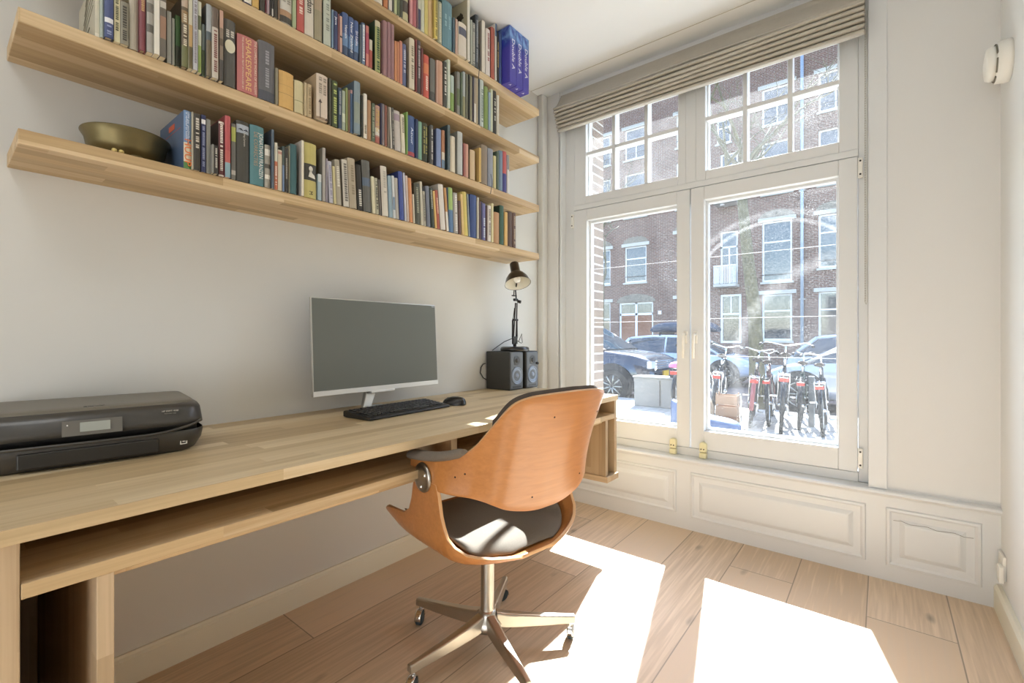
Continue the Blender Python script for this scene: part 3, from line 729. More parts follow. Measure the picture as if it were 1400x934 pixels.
row(4, [
 (251.5, 262, 151, '5E8CBE', dict(side='46648A', depth=.215, xs=.245, bands=[(0, .12, '4E8A34'), (.12, .45, 'D8C8A8')], text=[('HUUP', .024, 'E0763C', .5, .28, .075), ('1000 jaar geschiedenis', .007, 'E0E8F4', .62, .72, .085), ('in verhalen en beelden', .007, 'E0E8F4', .35, .72, .08)], desc='large blue book with orange title and green foot')),
 (262.3, 265, 153, 'B4AC94', {}), (265.4, 275, 155, '413B31', dict(dash=('C8C0B0', 1, .4, .92), xs=.253)), (275.4, 282, 157, '2E3664', dict(bands=[(.84, .92, 'D8D8DC')], dash=('8A94BC', 1, .1, .8))), (282.3, 288.5, 163, '84847C', {}),
 (289, 293, 197, '8E8C84', dict(depth=.10, xs=.262)), (293.3, 298.8, 199, '3E3A36', dict(depth=.10, xs=.262, dash=('C8C4B8', 1, .2, .9))),
 (299.2, 307.3, 166, 'D8CCC0', dict(side='40302A', dash=('E4D8CC', 1, .05, .95), bands=[(.03, .96, '6E3034')], depth=.19, desc='dark book with cream border and red brown spine')),
 (308, 316, 158, 'C4424A', dict(bands=[(0, .24, '7EACBC'), (.24, .44, 'CC504A')], side='8E2E38', xs=.256, depth=.21)), (316.5, 323, 169, '6C6A62', dict(bands=[(.68, .94, 'A8B030'), (.08, .16, 'B0ACA0')])),
 (324, 341.5, 165, '4A4840', dict(bands=[(.8, .94, 'A8B4C4')], text=[('Stieg Larsson', .008, 'D0CCC0', .6, .7, None)], depth=.18, desc='thick charcoal book with pale picture of eyes')),
 (342.5, 361.8, 171, '468890', dict(hard=True, side='2F6068', text=[('JONATHAN FRANZEN', .017, 'E8E6E0', .74, .5, .142), ('DE CORRECTIES', .016, 'B09C84', .36, .6, .105)], desc='thick teal hardback with white and tan title')),
 (362.5, 370.5, 198, 'A09A8C', dict(bands=[(.2, .3, 'E0DCD0'), (.45, .55, '5A564C'), (.75, .9, 'DCD8CC')])), (371, 375, 177, '56687A', dict(side='34404C', depth=.2, xs=.256)),
 (375.3, 380, 195, 'D8D4C0', dict(bands=[(0, .6, 'D26A3C')], dash=('F0E0D0', 1, .1, .5))), (380.3, 386, 205, 'D0C2A4', dict(bands=[(.9, .96, 'C08070')])), (386.3, 389.3, 200, '50605C', dict(bands=[(0, .58, '6E8AB2')])),
 (389.6, 394.5, 202, '3E3A36', dict(dash=('A09A8C', 1, .3, .8))), (395, 396.8, 199, '8C866A', {}), (397.2, 406.5, 197, '2F686E', dict(hard=True, side='25545A')),
 (412.5, 416, 192, 'E6DCC2', dict(side='BDB4AC', depth=.2, xs=.254, desc='cream hardback with pale grey cover side')), (416.5, 433.5, 195, 'C4B650', dict(hard=True, bands=[(.32, .62, '454238')], text=[('M', .018, '3A3830', .5, .09, None)], desc='thick olive yellow book with white bust portrait')),
 (435, 440, 238, '9AB4BE', dict(depth=.1, bands=[(.7, 1, 'C4CCCC')])), (441, 445.5, 202, 'A8A29A', dict(side='78746A', depth=.2)), (446, 448.5, 217, '98909C', {}),
])
row(4, [(450, 456.5, 221, 'BABAC8', dict(dash=('8A86A4', 1))), (457, 460.5, 228, 'CABE82', {}), (461, 468, 219, 'A89E88', dict(dash=('E0DCC8', 1, .4, .85))),
 (470.5, 478.5, 219, 'CAC4B6', dict(side='8E8472', dash=('76726A', 1, .08, .92))), (479, 489.3, 217, 'B6A68A', dict(hard=True, dash=('98886C', 1, .3, .9))),
 (490, 497, 226, '38342E', dict(dash=('D8D4C8', 1, .08, .45))), (498, 509.5, 220, '64645E', dict(side='2A2824', bands=[(.5, .66, '5A7088')])),
 (510, 514, 242, 'DAD2AA', {}), (514.3, 519, 244, 'B2AE92', dict(dash=('4A463C', 1))), (519.3, 522, 246, '6A6258', {}), (523.5, 532.5, 228, 'D6CEBE', dict(hard=True, side='5A4434', dash=('B4AC9C', 1, .5, .9))),
 (533, 538, 241, '8AAABA', {}), (538.3, 541.5, 241, 'D0D4D8', dict(bands=[(.2, .5, '7A94B0')])), (542, 546.8, 244, 'B4B0A8', {}), (547.2, 553.5, 235, '3A52A4', dict(hard=True, xs=.255, side='2C3E80')),
 (553.8, 556.5, 237, 'C4C4D4', {}), (556.8, 560, 241, 'CCB4A8', {}), (560.5, 565.5, 244, 'DC8A40', {}), (565.8, 568, 266, 'D2C6AC', {}),
 (569, 576, 251, '565648', dict(dash=('9A9C80', 1, .15, .9))), (576.3, 579.5, 249, 'C4BCA4', {}), (579.8, 583, 262, 'B2AA94', dict(dash=('5A5648', 1))),
 (584.5, 589.5, 255, '727A8C', {})], lean=3)
row(4, [(590, 595, 258, '3A463E', dict(dash=('A8A890', 1, .5, .95))), (595.3, 598, 262, 'E2B444', {}), (598.3, 602.5, 261, 'B8523A', dict(dash=('E0B090', 1, .4, .8))),
 (603.5, 610.5, 253, 'D6D0C6', dict(side='A8A298', xs=.256)), (611, 614.5, 258, 'C88C3C', dict(bands=[(0, .45, 'DEDACE')]))], lean=5)
row(4, [(615, 621, 257, '4C7CAC', dict(bands=[(.5, 1, '98BC50')])), (621.5, 627.5, 264, 'AAA69E', dict(dash=('E4E2DC', 1, .05, .95), desc='grey ring bound notebook')),
 (628, 631.5, 275, '6C4C42', {})], lean=2)
row(4, [(632, 635, 266, 'E0B862', {}), (635.4, 641, 263, 'D8C240', {}), (641.3, 643, 266, '8A98A0', {})], lean=3.5)
row(4, [(643.5, 652.5, 266, '2C4C8C', dict(hard=True)), (652.8, 655, 270, 'C2BAA4', {}), (655.3, 658, 275, '5A3A3A', {}), (658.3, 660, 276, '2E3260', {}), (660.3, 664.5, 278, '6C6CAA', dict(dash=('C8D4E4', 1, .1, .6))), (664.8, 667, 281, '5C3C30', {}),
 (667.4, 672, 281, 'DAD2CA', dict(dash=('8A7A74', 1, .2, .9))), (672.3, 675, 278, 'D2C68A', {}), (676, 683.5, 290, 'BA864E', {}), (684, 689.8, 281, '2F5C48', dict(hard=True, side='203E30', depth=.2)), (690.5, 695, 290, 'DAAA48', {}),
 (695.4, 701, 289, '5E4840', dict(hard=True)), (701.3, 706.3, 291, '6C4E44', dict(dash=('B8A080', 1, .1, .9), hard=True))])
row(2, [
 (321, 328, -60, '5C4A40', {}), (328.5, 333, -60, '4A4440', {}), (334, 345, -60, '4E4E8A', dict(bands=[(0, .2, 'DAD4C6')])), (345.5, 355, -60, 'D8AA34', dict(bands=[(.3, .4, '8A7A30')])),
 (356, 363, -60, '4A463C', {}), (363.3, 365, -60, '7A2A3A', {}), (365.3, 369, -60, 'AC929C', {}), (369.4, 371.4, -60, '3A3634', {}), (371.8, 374.3, -60, '3E3A38', dict(bands=[(0, .12, 'D0CCC4')])), (374.7, 380, -60, '3A362E', dict(side='302C26')), (380.3, 383, -60, '84684C', {}),
 (383.5, 400, -60, 'D0CCC2', dict(bands=[(0, .1, '4A4640'), (.1, .19, 'B88A60')], dash=('9A968A', 2, .3, .95), depth=.19, desc='thick off-white book with dark brown foot')), (400.5, 405.5, -60, 'A4B486', {}), (406.5, 417, -60, 'CA4A42', dict(dash=('E8C8B8', 1, .25, .9), hard=True)),
 (417.5, 430, -60, 'D4CCBC', dict(text=[('Amsterdam', .030, '33302C', .5, .62, .135)], desc='cream book with large black lettering')), (430.5, 441.5, -50, '9C9272', dict(bands=[(.45, .7, 'B09878')], hard=True, side='6A6248')), (443, 453.5, -6, 'BCC6B6', dict(dash=('8A9488', 1, .3, .95), hard=True, side='6A705E')),
 (454, 456.5, 13, '7496B4', {}), (457, 462, 15, '3C4A78', dict(text=[('Java', .010, 'E8E8F0', .5, .74, .03)])), (462.3, 464.5, 19, '8A4A50', {}), (465, 468.3, 22, 'D6A696', dict(bands=[(.4, .45, '3A3A3A')])),
])
for (a, b, v_, ti, wd) in [(469, 477, 17, 'Vietnam', .05), (477.2, 484.4, 23, 'New Zealand', .11), (484.6, 491, 28, 'Sri Lanka', .055)]:
    book(2, a, b, v_, '44629E', bands=[(0, .2, '3C5478'), (.2, .5, '5E8CC0')], text=[(ti, .013, 'F0F0F4', .5, .55 if ti != 'New Zealand' else .5, wd)], desc='blue travel guide with white title, ' + {'Vietnam': 'leftmost', 'New Zealand': 'middle', 'Sri Lanka': 'rightmost'}[ti] + ' of three alike')
row(2, [
 (492, 494.5, 34, '50606E', {}), (495, 500, 31, '6480A2', dict(side='3E5468', dash=('E8ECF0', 1, .08, .95))), (500.5, 504.8, 35, 'B83C5A', dict(bands=[(0, .3, 'D8786A'), (.82, 1, 'C86A60')])), (505.2, 509.5, 54, 'B04232', dict(bands=[(.62, 1, 'C8C4A8')])),
 (513.5, 521, 28, 'A8B060', dict(side='2E4E38', depth=.2, dash=('2F5A38', 1, .04, .88), bands=[(.88, 1, 'C8C09C')], desc='tall green book with striped pale green spine')), (521.5, 524, 29, '6C3C3C', {}), (524.3, 530, 28, 'A2727A', {}), (530.3, 535, 30, 'A0707A', {}), (535.2, 539.5, 33, 'A4767E', {}),
 (540, 543, 56, 'D8864C', {}), (543.2, 546.5, 57, 'C87848', {}), (546.8, 550.5, 56, 'D27C64', {}), (551, 556, 60, '5C6A9C', dict(dash=('C0C8DC', 1, .3, .9))),
 (560.5, 567.8, 52, 'DACEB4', dict(side='A8957A', depth=.2, xs=.256, dash=('8E8268', 1, .15, .85), hard=True)), (568.3, 570.5, 54, '8A3438', {}), (571, 575.8, 55, '56484C', dict(dash=('B8B0B4', 1, .3, .9))), (576.2, 579, 66, '7C3C3C', {}),
 (580, 587.5, 75, 'D84A34', dict(bands=[(.55, .8, 'E8783A')], dash=('F0D8C8', 1, .15, .5))), (589, 596, 80, '70726E', dict(bands=[(0, .2, '50504C')])), (597, 599, 82, 'C89A88', {}), (599.3, 606.2, 83, 'D29C7E', {}),
 (607, 611.5, 84, '50504A', dict(dash=('E0E0D8', 1, .25, .92))), (612, 615.7, 81, 'C4D0BC', dict(xs=.256)), (616.5, 621.5, 103, '84AC48', dict(bands=[(.5, 1, 'B4CCC4')])), (622, 624.8, 98, '4C4230', {}), (625.3, 629.5, 98, '8C8E88', dict(bands=[(.2, .6, '6A7A54')])),
 (630, 632.8, 99, '4E6048', {}), (633.2, 636.8, 98, 'A4B0B4', dict(bands=[(0, .45, '94946A')])), (637.2, 640.5, 101, '70705C', {}), (640.8, 642.6, 102, '2C2A26', {}), (643, 645.7, 104, '8A8468', {}), (646, 648.3, 104, '3E3A4A', {}),
 (648.6, 651, 106, 'A8988A', dict(bands=[(0, .42, 'DED8D0')])), (651.3, 653.8, 107, 'B4A484', {}), (654.2, 656.5, 108, '3E4A54', {}), (657, 662, 109, 'BCCCC8', dict(dash=('7A8E8A', 1, .1, .8))), (663, 668, 118, '7E9C44', {}), (668.3, 671, 126, '8CAAC0', {}),
 (671.3, 674, 122, 'C4CCAC', {}), (674.5, 679.3, 124, '3C3A34', dict(dash=('C8C8C0', 1, .3, .85))), (679.7, 682.5, 130, 'D6D0C2', dict(xs=.254)),
])
row(1, [
 (508, 511.5, -60, '6E5A4A', {}), (512, 524, -60, 'E0DACC', dict(bands=[(.1, .2, 'A8A69E')])), (525, 531.3, -60, 'C87434', dict(side='8E4A20')), (532, 536.3, -60, 'B8B4AC', dict(bands=[(0, .2, 'DCD8D0')])), (536.6, 539, -60, '4A4C44', {}), (539.3, 543, -60, 'B8C488', {}),
 (543.4, 547, -60, '5E6E4A', {}), (547.3, 551, -60, '464A3C', {}), (551.4, 559, -60, 'C2BE8C', dict(bands=[(.12, .3, '5A5048')])), (559.2, 560.4, -60, '6C2C34', {}), (560.7, 565, -60, 'DC8E94', {}), (565.3, 569.8, -60, 'C4606E', {}), (570, 571.8, -60, '8C5C6C', {}), (572, 575.8, -60, 'C8CCB8', dict(bands=[(0, .3, '46466A')])),
 (576.2, 581, -60, 'CCD0B8', {}), (581.3, 585.8, -60, 'DAC858', {}), (586.2, 592, -60, 'D8B474', {}), (592.5, 598.7, -30, 'E8D038', dict(hard=True, xs=.262, side='B89A30', dash=('8A7A30', 1, .05, .7))), (599.2, 605, 2, 'ACB094', dict(dash=('D4D4C0', 1, .05, .95))),
 (605.5, 619, 0, '5A92A4', dict(depth=.21, side='3A6A7A', dash=('8EC0D0', 2, .45, .7), desc='thick teal blue book under the ceiling')), (619.5, 622.8, 24, '46687A', {}), (623.2, 626, 26, 'DCB4A4', {}), (627, 638.7, 30, 'D8CEC0', dict(xs=.262, bands=[(.62, .86, '5A6078')], desc='cream book with small dark picture on spine')),
 (639.5, 643.3, -6, 'DCDAD0', dict(side='B0A888', depth=.235, xs=.26, desc='tall white book with dark map on its cover')), (643.8, 646, 27, 'AEB8AC', {}), (646.3, 650.3, 31, '8C8E86', dict(dash=('C0C4BC', 1, .05, .95))), (650.6, 654.8, 20, '4C5660', dict(dash=('A0A8B0', 1, .1, .9), side='343C44')),
 (659.5, 664, 28, 'E2DCCE', dict(side='B4AC9C', depth=.2)), (665, 671, 39, 'E2DAD4', dict(dash=('A85050', 1, .3, .95))), (672, 676.8, 37, 'C25440', dict(side='8A3A2C')), (677.2, 679.3, 27, 'D8D4CC', dict(bands=[(.78, 1, '4A78A8')])), (679.6, 682.8, 44, '3C3834', dict(dash=('C0A040', 1, .3, .8))), (683.2, 687.5, 45, '3E60A0', {}),
])
# labels: what the book looks like, its shelf and its neighbours
ORD = ['first', 'second', 'third', 'fourth', 'fifth', 'sixth', 'seventh', 'eighth', 'ninth', 'tenth', 'eleventh', 'twelfth', 'thirteenth', 'fourteenth', 'fifteenth', 'sixteenth', 'seventeenth', 'eighteenth', 'nineteenth', 'twentieth',
       'twenty-first', 'twenty-second', 'twenty-third', 'twenty-fourth', 'twenty-fifth', 'twenty-sixth', 'twenty-seventh', 'twenty-eighth', 'twenty-ninth', 'thirtieth', 'thirty-first', 'thirty-second', 'thirty-third', 'thirty-fourth', 'thirty-fifth', 'thirty-sixth', 'thirty-seventh', 'thirty-eighth', 'thirty-ninth', 'fortieth']
used_l = set()
for sfl in (1, 2, 3, 4):
    L_ = sorted([b for b in BOOKS if b['s'] == sfl], key=lambda b: b['y'])
    cn = [cname(b['col']) for b in L_]
    for i, b in enumerate(L_):
        if b['desc']: lab = b['desc'] + ' on the ' + SNAME[sfl]
        else:
            size = ('slim ' if b['th'] < .012 else 'thick ' if b['th'] > .03 else '')
            l_ = cn[i - 1] if i else 'nothing'; r_ = cn[i + 1] if i < len(L_) - 1 else None
            if not i: lab = '%s%s book, leftmost on the %s' % (size, cn[i], SNAME[sfl])
            elif r_ is None: lab = '%s%s book, rightmost on the %s' % (size, cn[i], SNAME[sfl])
            elif l_ == r_: lab = '%s%s book between two %s books on the %s' % (size, cn[i], l_, SNAME[sfl])
            else: lab = '%s%s book between %s and %s books on the %s' % (size, cn[i], l_, r_, SNAME[sfl])
        same = False
        if not b['desc']:
            same = sum(1 for j, c in enumerate(L_) if 0 < j < len(L_) - 1 and not c['desc'] and (cn[j], cn[j - 1], cn[j + 1]) == (cn[i], cn[i - 1], cn[(i + 1) % len(L_)])) > 1
        if lab in used_l or same:
            n_r = len(L_) - i
            lab = '%s%s book, %s from the %s end of the %s' % (size if not b['desc'] else '', cn[i], ORD[min(i, n_r - 1)], 'left' if i < n_r else 'right', SNAME[sfl])
        used_l.add(lab); b['o']['label'] = lab
# drawings on a few spines and covers
def on_book(desc, name, mb, m):
    b = [q for q in BOOKS if q['desc'] and q['desc'].startswith(desc)][0]
    return mb(b['o'], b['th'], b['h']).build(name, m, b['o'])
def oval(o, th, h):
    q = MB(); n = 28; q.v = [(.0005, th / 2 + th * .44 * math.cos(2 * PI * k / n), h * .60 + h * .10 * math.sin(2 * PI * k / n)) for k in range(n)]; q.f = [tuple(range(n))]; q.m = [0]; q.k = [False]; return q
on_book('thick dark grey book with cream oval', 'cover_emblem', oval, txtmat('D8D2B8'))
def lampp(o, th, h):
    q = MB(); q.box(0, .0008, th * .26, th * .31, .004, h * .36); q.prism([(th * .12, h * .37), (th * .45, h * .37), (th * .36, h * .41), (th * .285, h * .45), (th * .2, h * .41)], 0, .0008, 'X')
    q.prism([(th * .7, .002), (th * .98, .002), (th * .85, h * .07)], 0, .0008, 'X'); return q
on_book('thick pale pink book', 'cover_drawing', lampp, txtmat('5A4A44'))
def bust(o, th, h):
    q = MB(); x = .0008
    q.add([(x, th * (.5 + .16 * math.cos(a)), h * (.53 + .05 * math.sin(a))) for a in [2 * PI * k / 16 for k in range(16)]], [tuple(range(16))])
    q.add([(x, th * .30, h * .38), (x, th * .86, h * .36), (x, th * .80, h * .42), (x, th * .60, h * .46), (x, th * .58, h * .50), (x, th * .42, h * .50), (x, th * .36, h * .44)], [(0, 1, 2, 3, 4, 5, 6)]); return q
on_book('thick olive yellow', 'cover_portrait', bust, txtmat('DDD8CC'))
def mapdraw(o, th, h):
    q = MB(); rnd = random.Random(3); y = -.0006
    for (cx, cz, r) in [(-.05, .215, .028), (-.11, .20, .032), (-.15, .12, .035), (-.07, .13, .026), (-.19, .20, .02), (-.06, .06, .022), (-.12, .05, .018)]:
        n = 14; q.add([(cx + r * rnd.uniform(.55, 1.1) * math.cos(2 * PI * k / n), y, cz + r * rnd.uniform(.5, 1.0) * math.sin(2 * PI * k / n)) for k in range(n)], [tuple(range(n))])
    return q
on_book('tall white book with dark map', 'cover_map', mapdraw, txtmat('3A3226'))
def curves(o, th, h):
    q = MB(); y = -.0006
    for i in range(10): q.tube([(-.17 + .012 * i, y, .02 + i * .02), (-.09 + .004 * i, y, .06 + i * .02), (-.02, y, .085 + i * .018)], .0006, 4)
    q.tube([(-.15, y, .012), (-.11, y, .035), (-.06, y, .045)], .0012, 5); return q
on_book('large cream book with a pale', 'cover_drawing', curves, txtmat('8A8674'))
def logo(o, th, h):
    q = MB(); q.box(-.13, -.08, -.0008, 0, h * .80, h * .90); q.box(-.16, -.03, -.0006, 0, h * .74, h * .745); return q
on_book('large blue book with orange', 'cover_title', logo, txtmat('D8603A'))
def eyes(o, th, h):
    q = MB(); x = .0008
    for yy in (.3, .72): q.tube([(x, th * (yy - .16), h * .85), (x, th * yy, h * .87), (x, th * (yy + .16), h * .84)], .0012, 5); q.add([(x, th * yy + .002 * math.cos(a), h * .85 + .002 * math.sin(a)) for a in [2 * PI * k / 10 for k in range(10)]], [tuple(range(10))])
    return q
on_book('thick charcoal book', 'cover_picture', eyes, txtmat('3A3E4A'))
# ribbon bookmarks hanging over the shelf edges
M_rib = mat('dark_ribbon', '3A424C', .8)
def ribbon(y, z0, z1, x, lab):
    r = MB(); P = []
    for k in range(9):
        f = k / 8; z = z0 + (z1 - z0) * f; P.append([(x + .004 * math.sin(f * 3), y + .004 * math.sin(f * 4) - .002, z), (x + .004 * math.sin(f * 3), y + .004 * math.sin(f * 4) + .002, z)])
    tag(r.grid(P).build('bookmark_ribbon', M_rib, org='base', solid=.0008), lab, 'bookmark', 'ribbon bookmarks')
y_, z_ = place(.262, 654.5, 60); y2, z2 = place(.262, 654.5, 108); ribbon(y_, z_, z2, .262, 'dark ribbon bookmark hanging over the front edge of the top shelf')
y_, z_ = place(.262, 671, 238); y2, z2 = place(.262, 673, 266); ribbon(y_, z_, z2, .262, 'dark ribbon bookmark hanging over the front edge of the third shelf')

# paper packs
M_pack = bpy.data.materials.new('blue_paper_wrap'); M_pack.use_nodes = True
n = M_pack.node_tree.nodes; l = M_pack.node_tree.links; b = n['Principled BSDF']; tc = n.new('ShaderNodeTexCoord')
nz = n.new('ShaderNodeTexNoise'); nz.inputs['Scale'].default_value = 14; nz.inputs['Distortion'].default_value = 1.5; l.new(tc.outputs['Object'], nz.inputs['Vector'])
sp = n.new('ShaderNodeSeparateXYZ'); l.new(tc.outputs['Object'], sp.inputs[0])
mr = n.new('ShaderNodeMapRange'); mr.inputs[1].default_value = .14; mr.inputs[2].default_value = .24; l.new(sp.outputs[2], mr.inputs[0])
mm = n.new('ShaderNodeMath'); mm.operation = 'MULTIPLY'; l.new(mr.outputs[0], mm.inputs[0]); l.new(nz.outputs[0], mm.inputs[1])
rp = n.new('ShaderNodeValToRGB'); rp.color_ramp.elements[0].color = (*srgb('4A45A6'), 1); rp.color_ramp.elements[1].color = (*srgb('8AB8E8'), 1); rp.color_ramp.elements[0].position = .1; rp.color_ramp.elements[1].position = .75
e_ = rp.color_ramp.elements.new(.35); e_.color = (*srgb('2C3E9C'), 1)
l.new(mm.outputs[0], rp.inputs[0]); l.new(rp.outputs[0], b.inputs['Base Color']); b.inputs['Roughness'].default_value = .3
yy = [-.722, -.667, -.612, -.556]
for i in range(3):
    w_ = yy[i + 1] - yy[i]
    o = B(-.21, 0, .0008, w_ - .0008, 0, .290).build('paper_pack', M_pack, bevel=.004, seg=3); o.location = (.300, yy[i], 2.3525)
    tag(o, ['blue paper pack with white lettering, leftmost of three on the top shelf', 'blue paper pack with white lettering, middle of three on the top shelf', 'blue paper pack with white lettering, rightmost of three on the top shelf'][i], 'paper pack', 'blue paper packs on the top shelf')
    tx = text_obj('pack_lettering', 'Double A', .034, txtmat('E8E8F4'), o, (.0008, w_ * .5, .150), (0, 0, -1), (0, 1, 0), width=.155)
    text_obj('foot_lettering', 'A', .02, txtmat('E8E8F4'), o, (-.02, w_ * .5, -.0008), (0, 1, 0), (1, 0, 0))
# ---------------------------------------------------------------- brass bowl and beads
M_brass = mat('aged_brass', '7A6E4C', .42, .85, noise=.22, nscale=14, bump=.15, bscale=40)
t = thing('brass_bowl', 'aged brass bowl with flared rim on the lowest shelf', 'bowl', (.120, -2.219, SH[4]))
R_ = .094
MB().lathe([(0, .014), (.050, .014), (.072, .024), (.083, .045), (.087, .068), (.096, .083), (.099, .084), (.100, .0815), (.091, .066), (.087, .044), (.076, .020), (.052, .008), (0, .008)], n=56).build('bowl_body', M_brass, t)
MB().lathe([(.040, .010), (.044, 0), (.047, 0), (.047, .010)], n=40).build('foot_ring', M_brass, t)
M_bead = mat('gold_bead', 'D8C27A', .4, .3)
for i, (y_, lab) in enumerate([(-2.268, 'left of two tiny gold beads in front of the brass bowl'), (-2.254, 'right of two tiny gold beads in front of the brass bowl')]):
    o = MB().lathe([(0, 0), (.0035, .0006), (.0055, .003), (.006, .0055), (.0055, .008), (.0035, .0104), (0, .011)], n=14).build('gold_bead', M_bead); o.location = (.232, y_, SH[4] + .0003); tag(o, lab, 'bead', 'gold beads by the bowl')
o = MB().tube([(.014 * math.cos(a), .012 * math.sin(a), .0025) for a in [2 * PI * k / 24 for k in range(24)]], .0022, 6, closed=True).build('brass_ring', M_brass); o.location = (.226, -2.222, SH[4] + .0003)
tag(o, 'small brass ring lying in front of the bowl on lowest shelf', 'ring')

# ---------------------------------------------------------------- printer
pr = thing('printer', 'black inkjet printer with small touch screen at the left of desk', 'printer', (.172, -2.300, DT + .0005), math.atan2(-.145, .99))
# local: +x front, y width (+y towards the window)
PW = .2225
def outline(hw, fx, bx, r, bow=.0, n=6):
    pts = []
    for (cx, cy, a0) in [(fx - r, hw - r, 0), (bx + r * .4, hw - r * .4, PI / 2), (bx + r * .4, -hw + r * .4, PI), (fx - r, -hw + r, 1.5 * PI)]:
        rr = r if cx > 0 else r * .4
        for k in range(n + 1):
            a = a0 + PI / 2 * k / n; pts.append((cx + rr * math.cos(a), cy + rr * math.sin(a)))
    return [(x + (bow * (1 - (y / hw) ** 2) if x > 0 else 0), y) for x, y in pts]
M_pr = mat('printer_charcoal', '3E3B36', .38, noise=.03, nscale=6, coat=.2)
M_prd = mat('printer_black_gloss', '1A1918', .28)
M_prt = mat('printer_lid_grey', '6E685C', .42)
lev = [(0, .196, .152, -.148, .05, .010), (.006, .206, .158, -.15, .052, .012), (.03, .219, .168, -.15, .055, .012), (.052, .2225, .170, -.15, .055, .012), (.056, .2215, .168, -.15, .055, .012)]
P = [[(x, y, z) for x, y in outline(hw, fx, bx, r, bow)] for (z, hw, fx, bx, r, bow) in lev]
q = MB().grid(P, closed_u=True); q.f.append(tuple(reversed(range(len(P[0]))))); q.m.append(0); q.k.append(False)
q.build('lower_tray', M_pr, pr)
# dark paper slot between the halves, rising to the right
q = MB(); q.box(-.145, .140, -.205, .205, .040, .090); q.build('paper_slot', M_prd, pr)
# upper body, its lower lip curved like a smile
n_ = 41
def lip(y): f = y / PW; return .058 + .030 * abs(f) ** 4 * 0 + .012 * (f + 1) * .5 - (.018 * max(0, 1 - ((f + .15) / .85) ** 2))
lev = [(.070, .2225, .166, -.15, .055, .012), (.085, .2215, .160, -.15, .055, .012), (.110, .2185, .150, -.15, .052, .014), (.119, .213, .141, -.148, .05, .014), (.123, .205, .132, -.145, .05, .014)]
P = [[(x, y, z) for x, y in outline(hw, fx, bx, r, bow)] for (z, hw, fx, bx, r, bow) in lev]
q = MB().grid(P, closed_u=True); N_ = len(P[0]); q.f.append(tuple(reversed(range(N_)))); q.m.append(0); q.k.append(False)
q.build('upper_body', M_pr, pr)
lev = [(.1232, .204, .131, -.145, .05, .014), (.1275, .203, .128, -.145, .05, .012), (.1295, .199, .122, -.142, .05, .010), (.1300, .15, .09, -.11, .04, .005)]
P = [[(x, y, z) for x, y in outline(hw, fx, bx, r, bow)] for (z, hw, fx, bx, r, bow) in lev]
q = MB().grid(P, closed_u=True); N_ = len(P[0]); b_ = len(q.v) - N_; q.f.append(tuple(b_ + i for i in range(N_))); q.m.append(0); q.k.append(False)
part_label(q.build('scanner_lid', M_prt, pr), 'grey scanner lid')
# curved lip between tray and slot
pts = [(.171 + .012 * (1 - (y / PW) ** 2) - (.0 if abs(y) < .17 else ((abs(y) - .17) / .0525) ** 2 * .05), y, .055 + .022 * max(0, (y - .1) / .12) ** 1.6) for y in [-.215 + .43 * k / 30 for k in range(31)]]
MB().tube(pts, .0035, 8).build('tray_lip', M_pr, pr)
q = MB(); q.box(.1695, .1822, -.125, .12, .010, .044); q.build('paper_tray_door', mat('tray_door_black', '2A2824', .45), pr, bevel=.003)
q = MB()
q.add([(.1755, -.055, .072), (.1755, .05, .072), (.1695, .05, .106), (.1695, -.055, .106)], [(0, 1, 2, 3)]); q.build('control_panel', mat('panel_grey', '6A6760', .35), pr, solid=.002)
q = MB(); q.add([(.1775, -.025, .080), (.1775, .028, .080), (.1728, .028, .101), (.1728, -.025, .101)], [(0, 1, 2, 3)]); part_label(q.build('touch_screen', mat('pale_screen', '9EA29A', .2), pr, solid=.001), 'pale grey touch screen')
o = MB().lathe([(0, .002), (.0016, .0015), (.0016, 0)], (.1755, -.046, .097), axis='X', n=10).build('status_light', mat('status_light_white', 'F4F4F0', .3), pr)
q = MB(); q.box(.166, .1705, -.178, -.150, .098, .106); q.build('power_button', M_prd, pr, bevel=.002)
lu = (0, 1, 0); up = (-.17, 0, 1)
text_obj('badge_lettering', 'HP ENVY 4520', .0055, txtmat('C8C4B8'), pr, (.1612, .145, .108), lu, up, ext=.0006)
text_obj('badge_lettering', 'Print Scan Copy', .0038, txtmat('9A968A'), pr, (.1622, .145, .102), lu, up, ext=.0006)
text_obj('lid_lettering', 'ENVY', .016, txtmat('2A2824'), pr, (.112, .0, .1302), (0, 1, 0), (-1, 0, 0))
q = MB(); 
for (a, b_, c, d) in [(-.008, .008, .006, .008), (-.008, .008, -.008, -.006), (-.008, -.006, -.008, .008), (.006, .008, -.008, .008), (-.003, .004, -.002, .002)]:
    q.box(-.001, .0012, a, b_, c, d)
o = q.build('square_badge', M_white, pr); o.location = (.1695, .172, .028); o.rotation_euler = (0, 0, .30)

# ---------------------------------------------------------------- monitor
mo = thing('monitor', 'wide monitor with dark screen and thin silver frame on the desk', 'monitor', (.135, -1.385, DT + .0005), 0)
tilt = Matrix.Translation((0.02, 0, .075)) @ Matrix.Rotation(math.radians(-3), 4, 'Y')
HW = .306; H_ = .372
q = MB().box(-.012, 0, -HW, HW, 0, H_).xf(tilt); part_label(q.build('monitor_housing', M_silver, mo, bevel=.003), 'silver housing')
M_scr = mat('matt_dark_screen', '6A6D66', .45, spec=.4)
q = MB().box(-.003, .0012, -HW + .004, HW - .004, .021, H_ - .004).xf(tilt); part_label(q.build('screen_panel', M_scr, mo, bevel=.0008), 'dark grey blank screen')
q = MB().box(-.002, .0025, -HW + .001, HW - .001, .001, .020).xf(tilt); q.build('chin_bar', mat('pale_silver_plastic', 'DEDEDC', .3, .2), mo, bevel=.001)
q = MB().box(-.004, .006, -.060, .055, -.006, .002).xf(tilt); q.build('sensor_bar', mat('pale_bar', 'E8E8E6', .3), mo, bevel=.001)
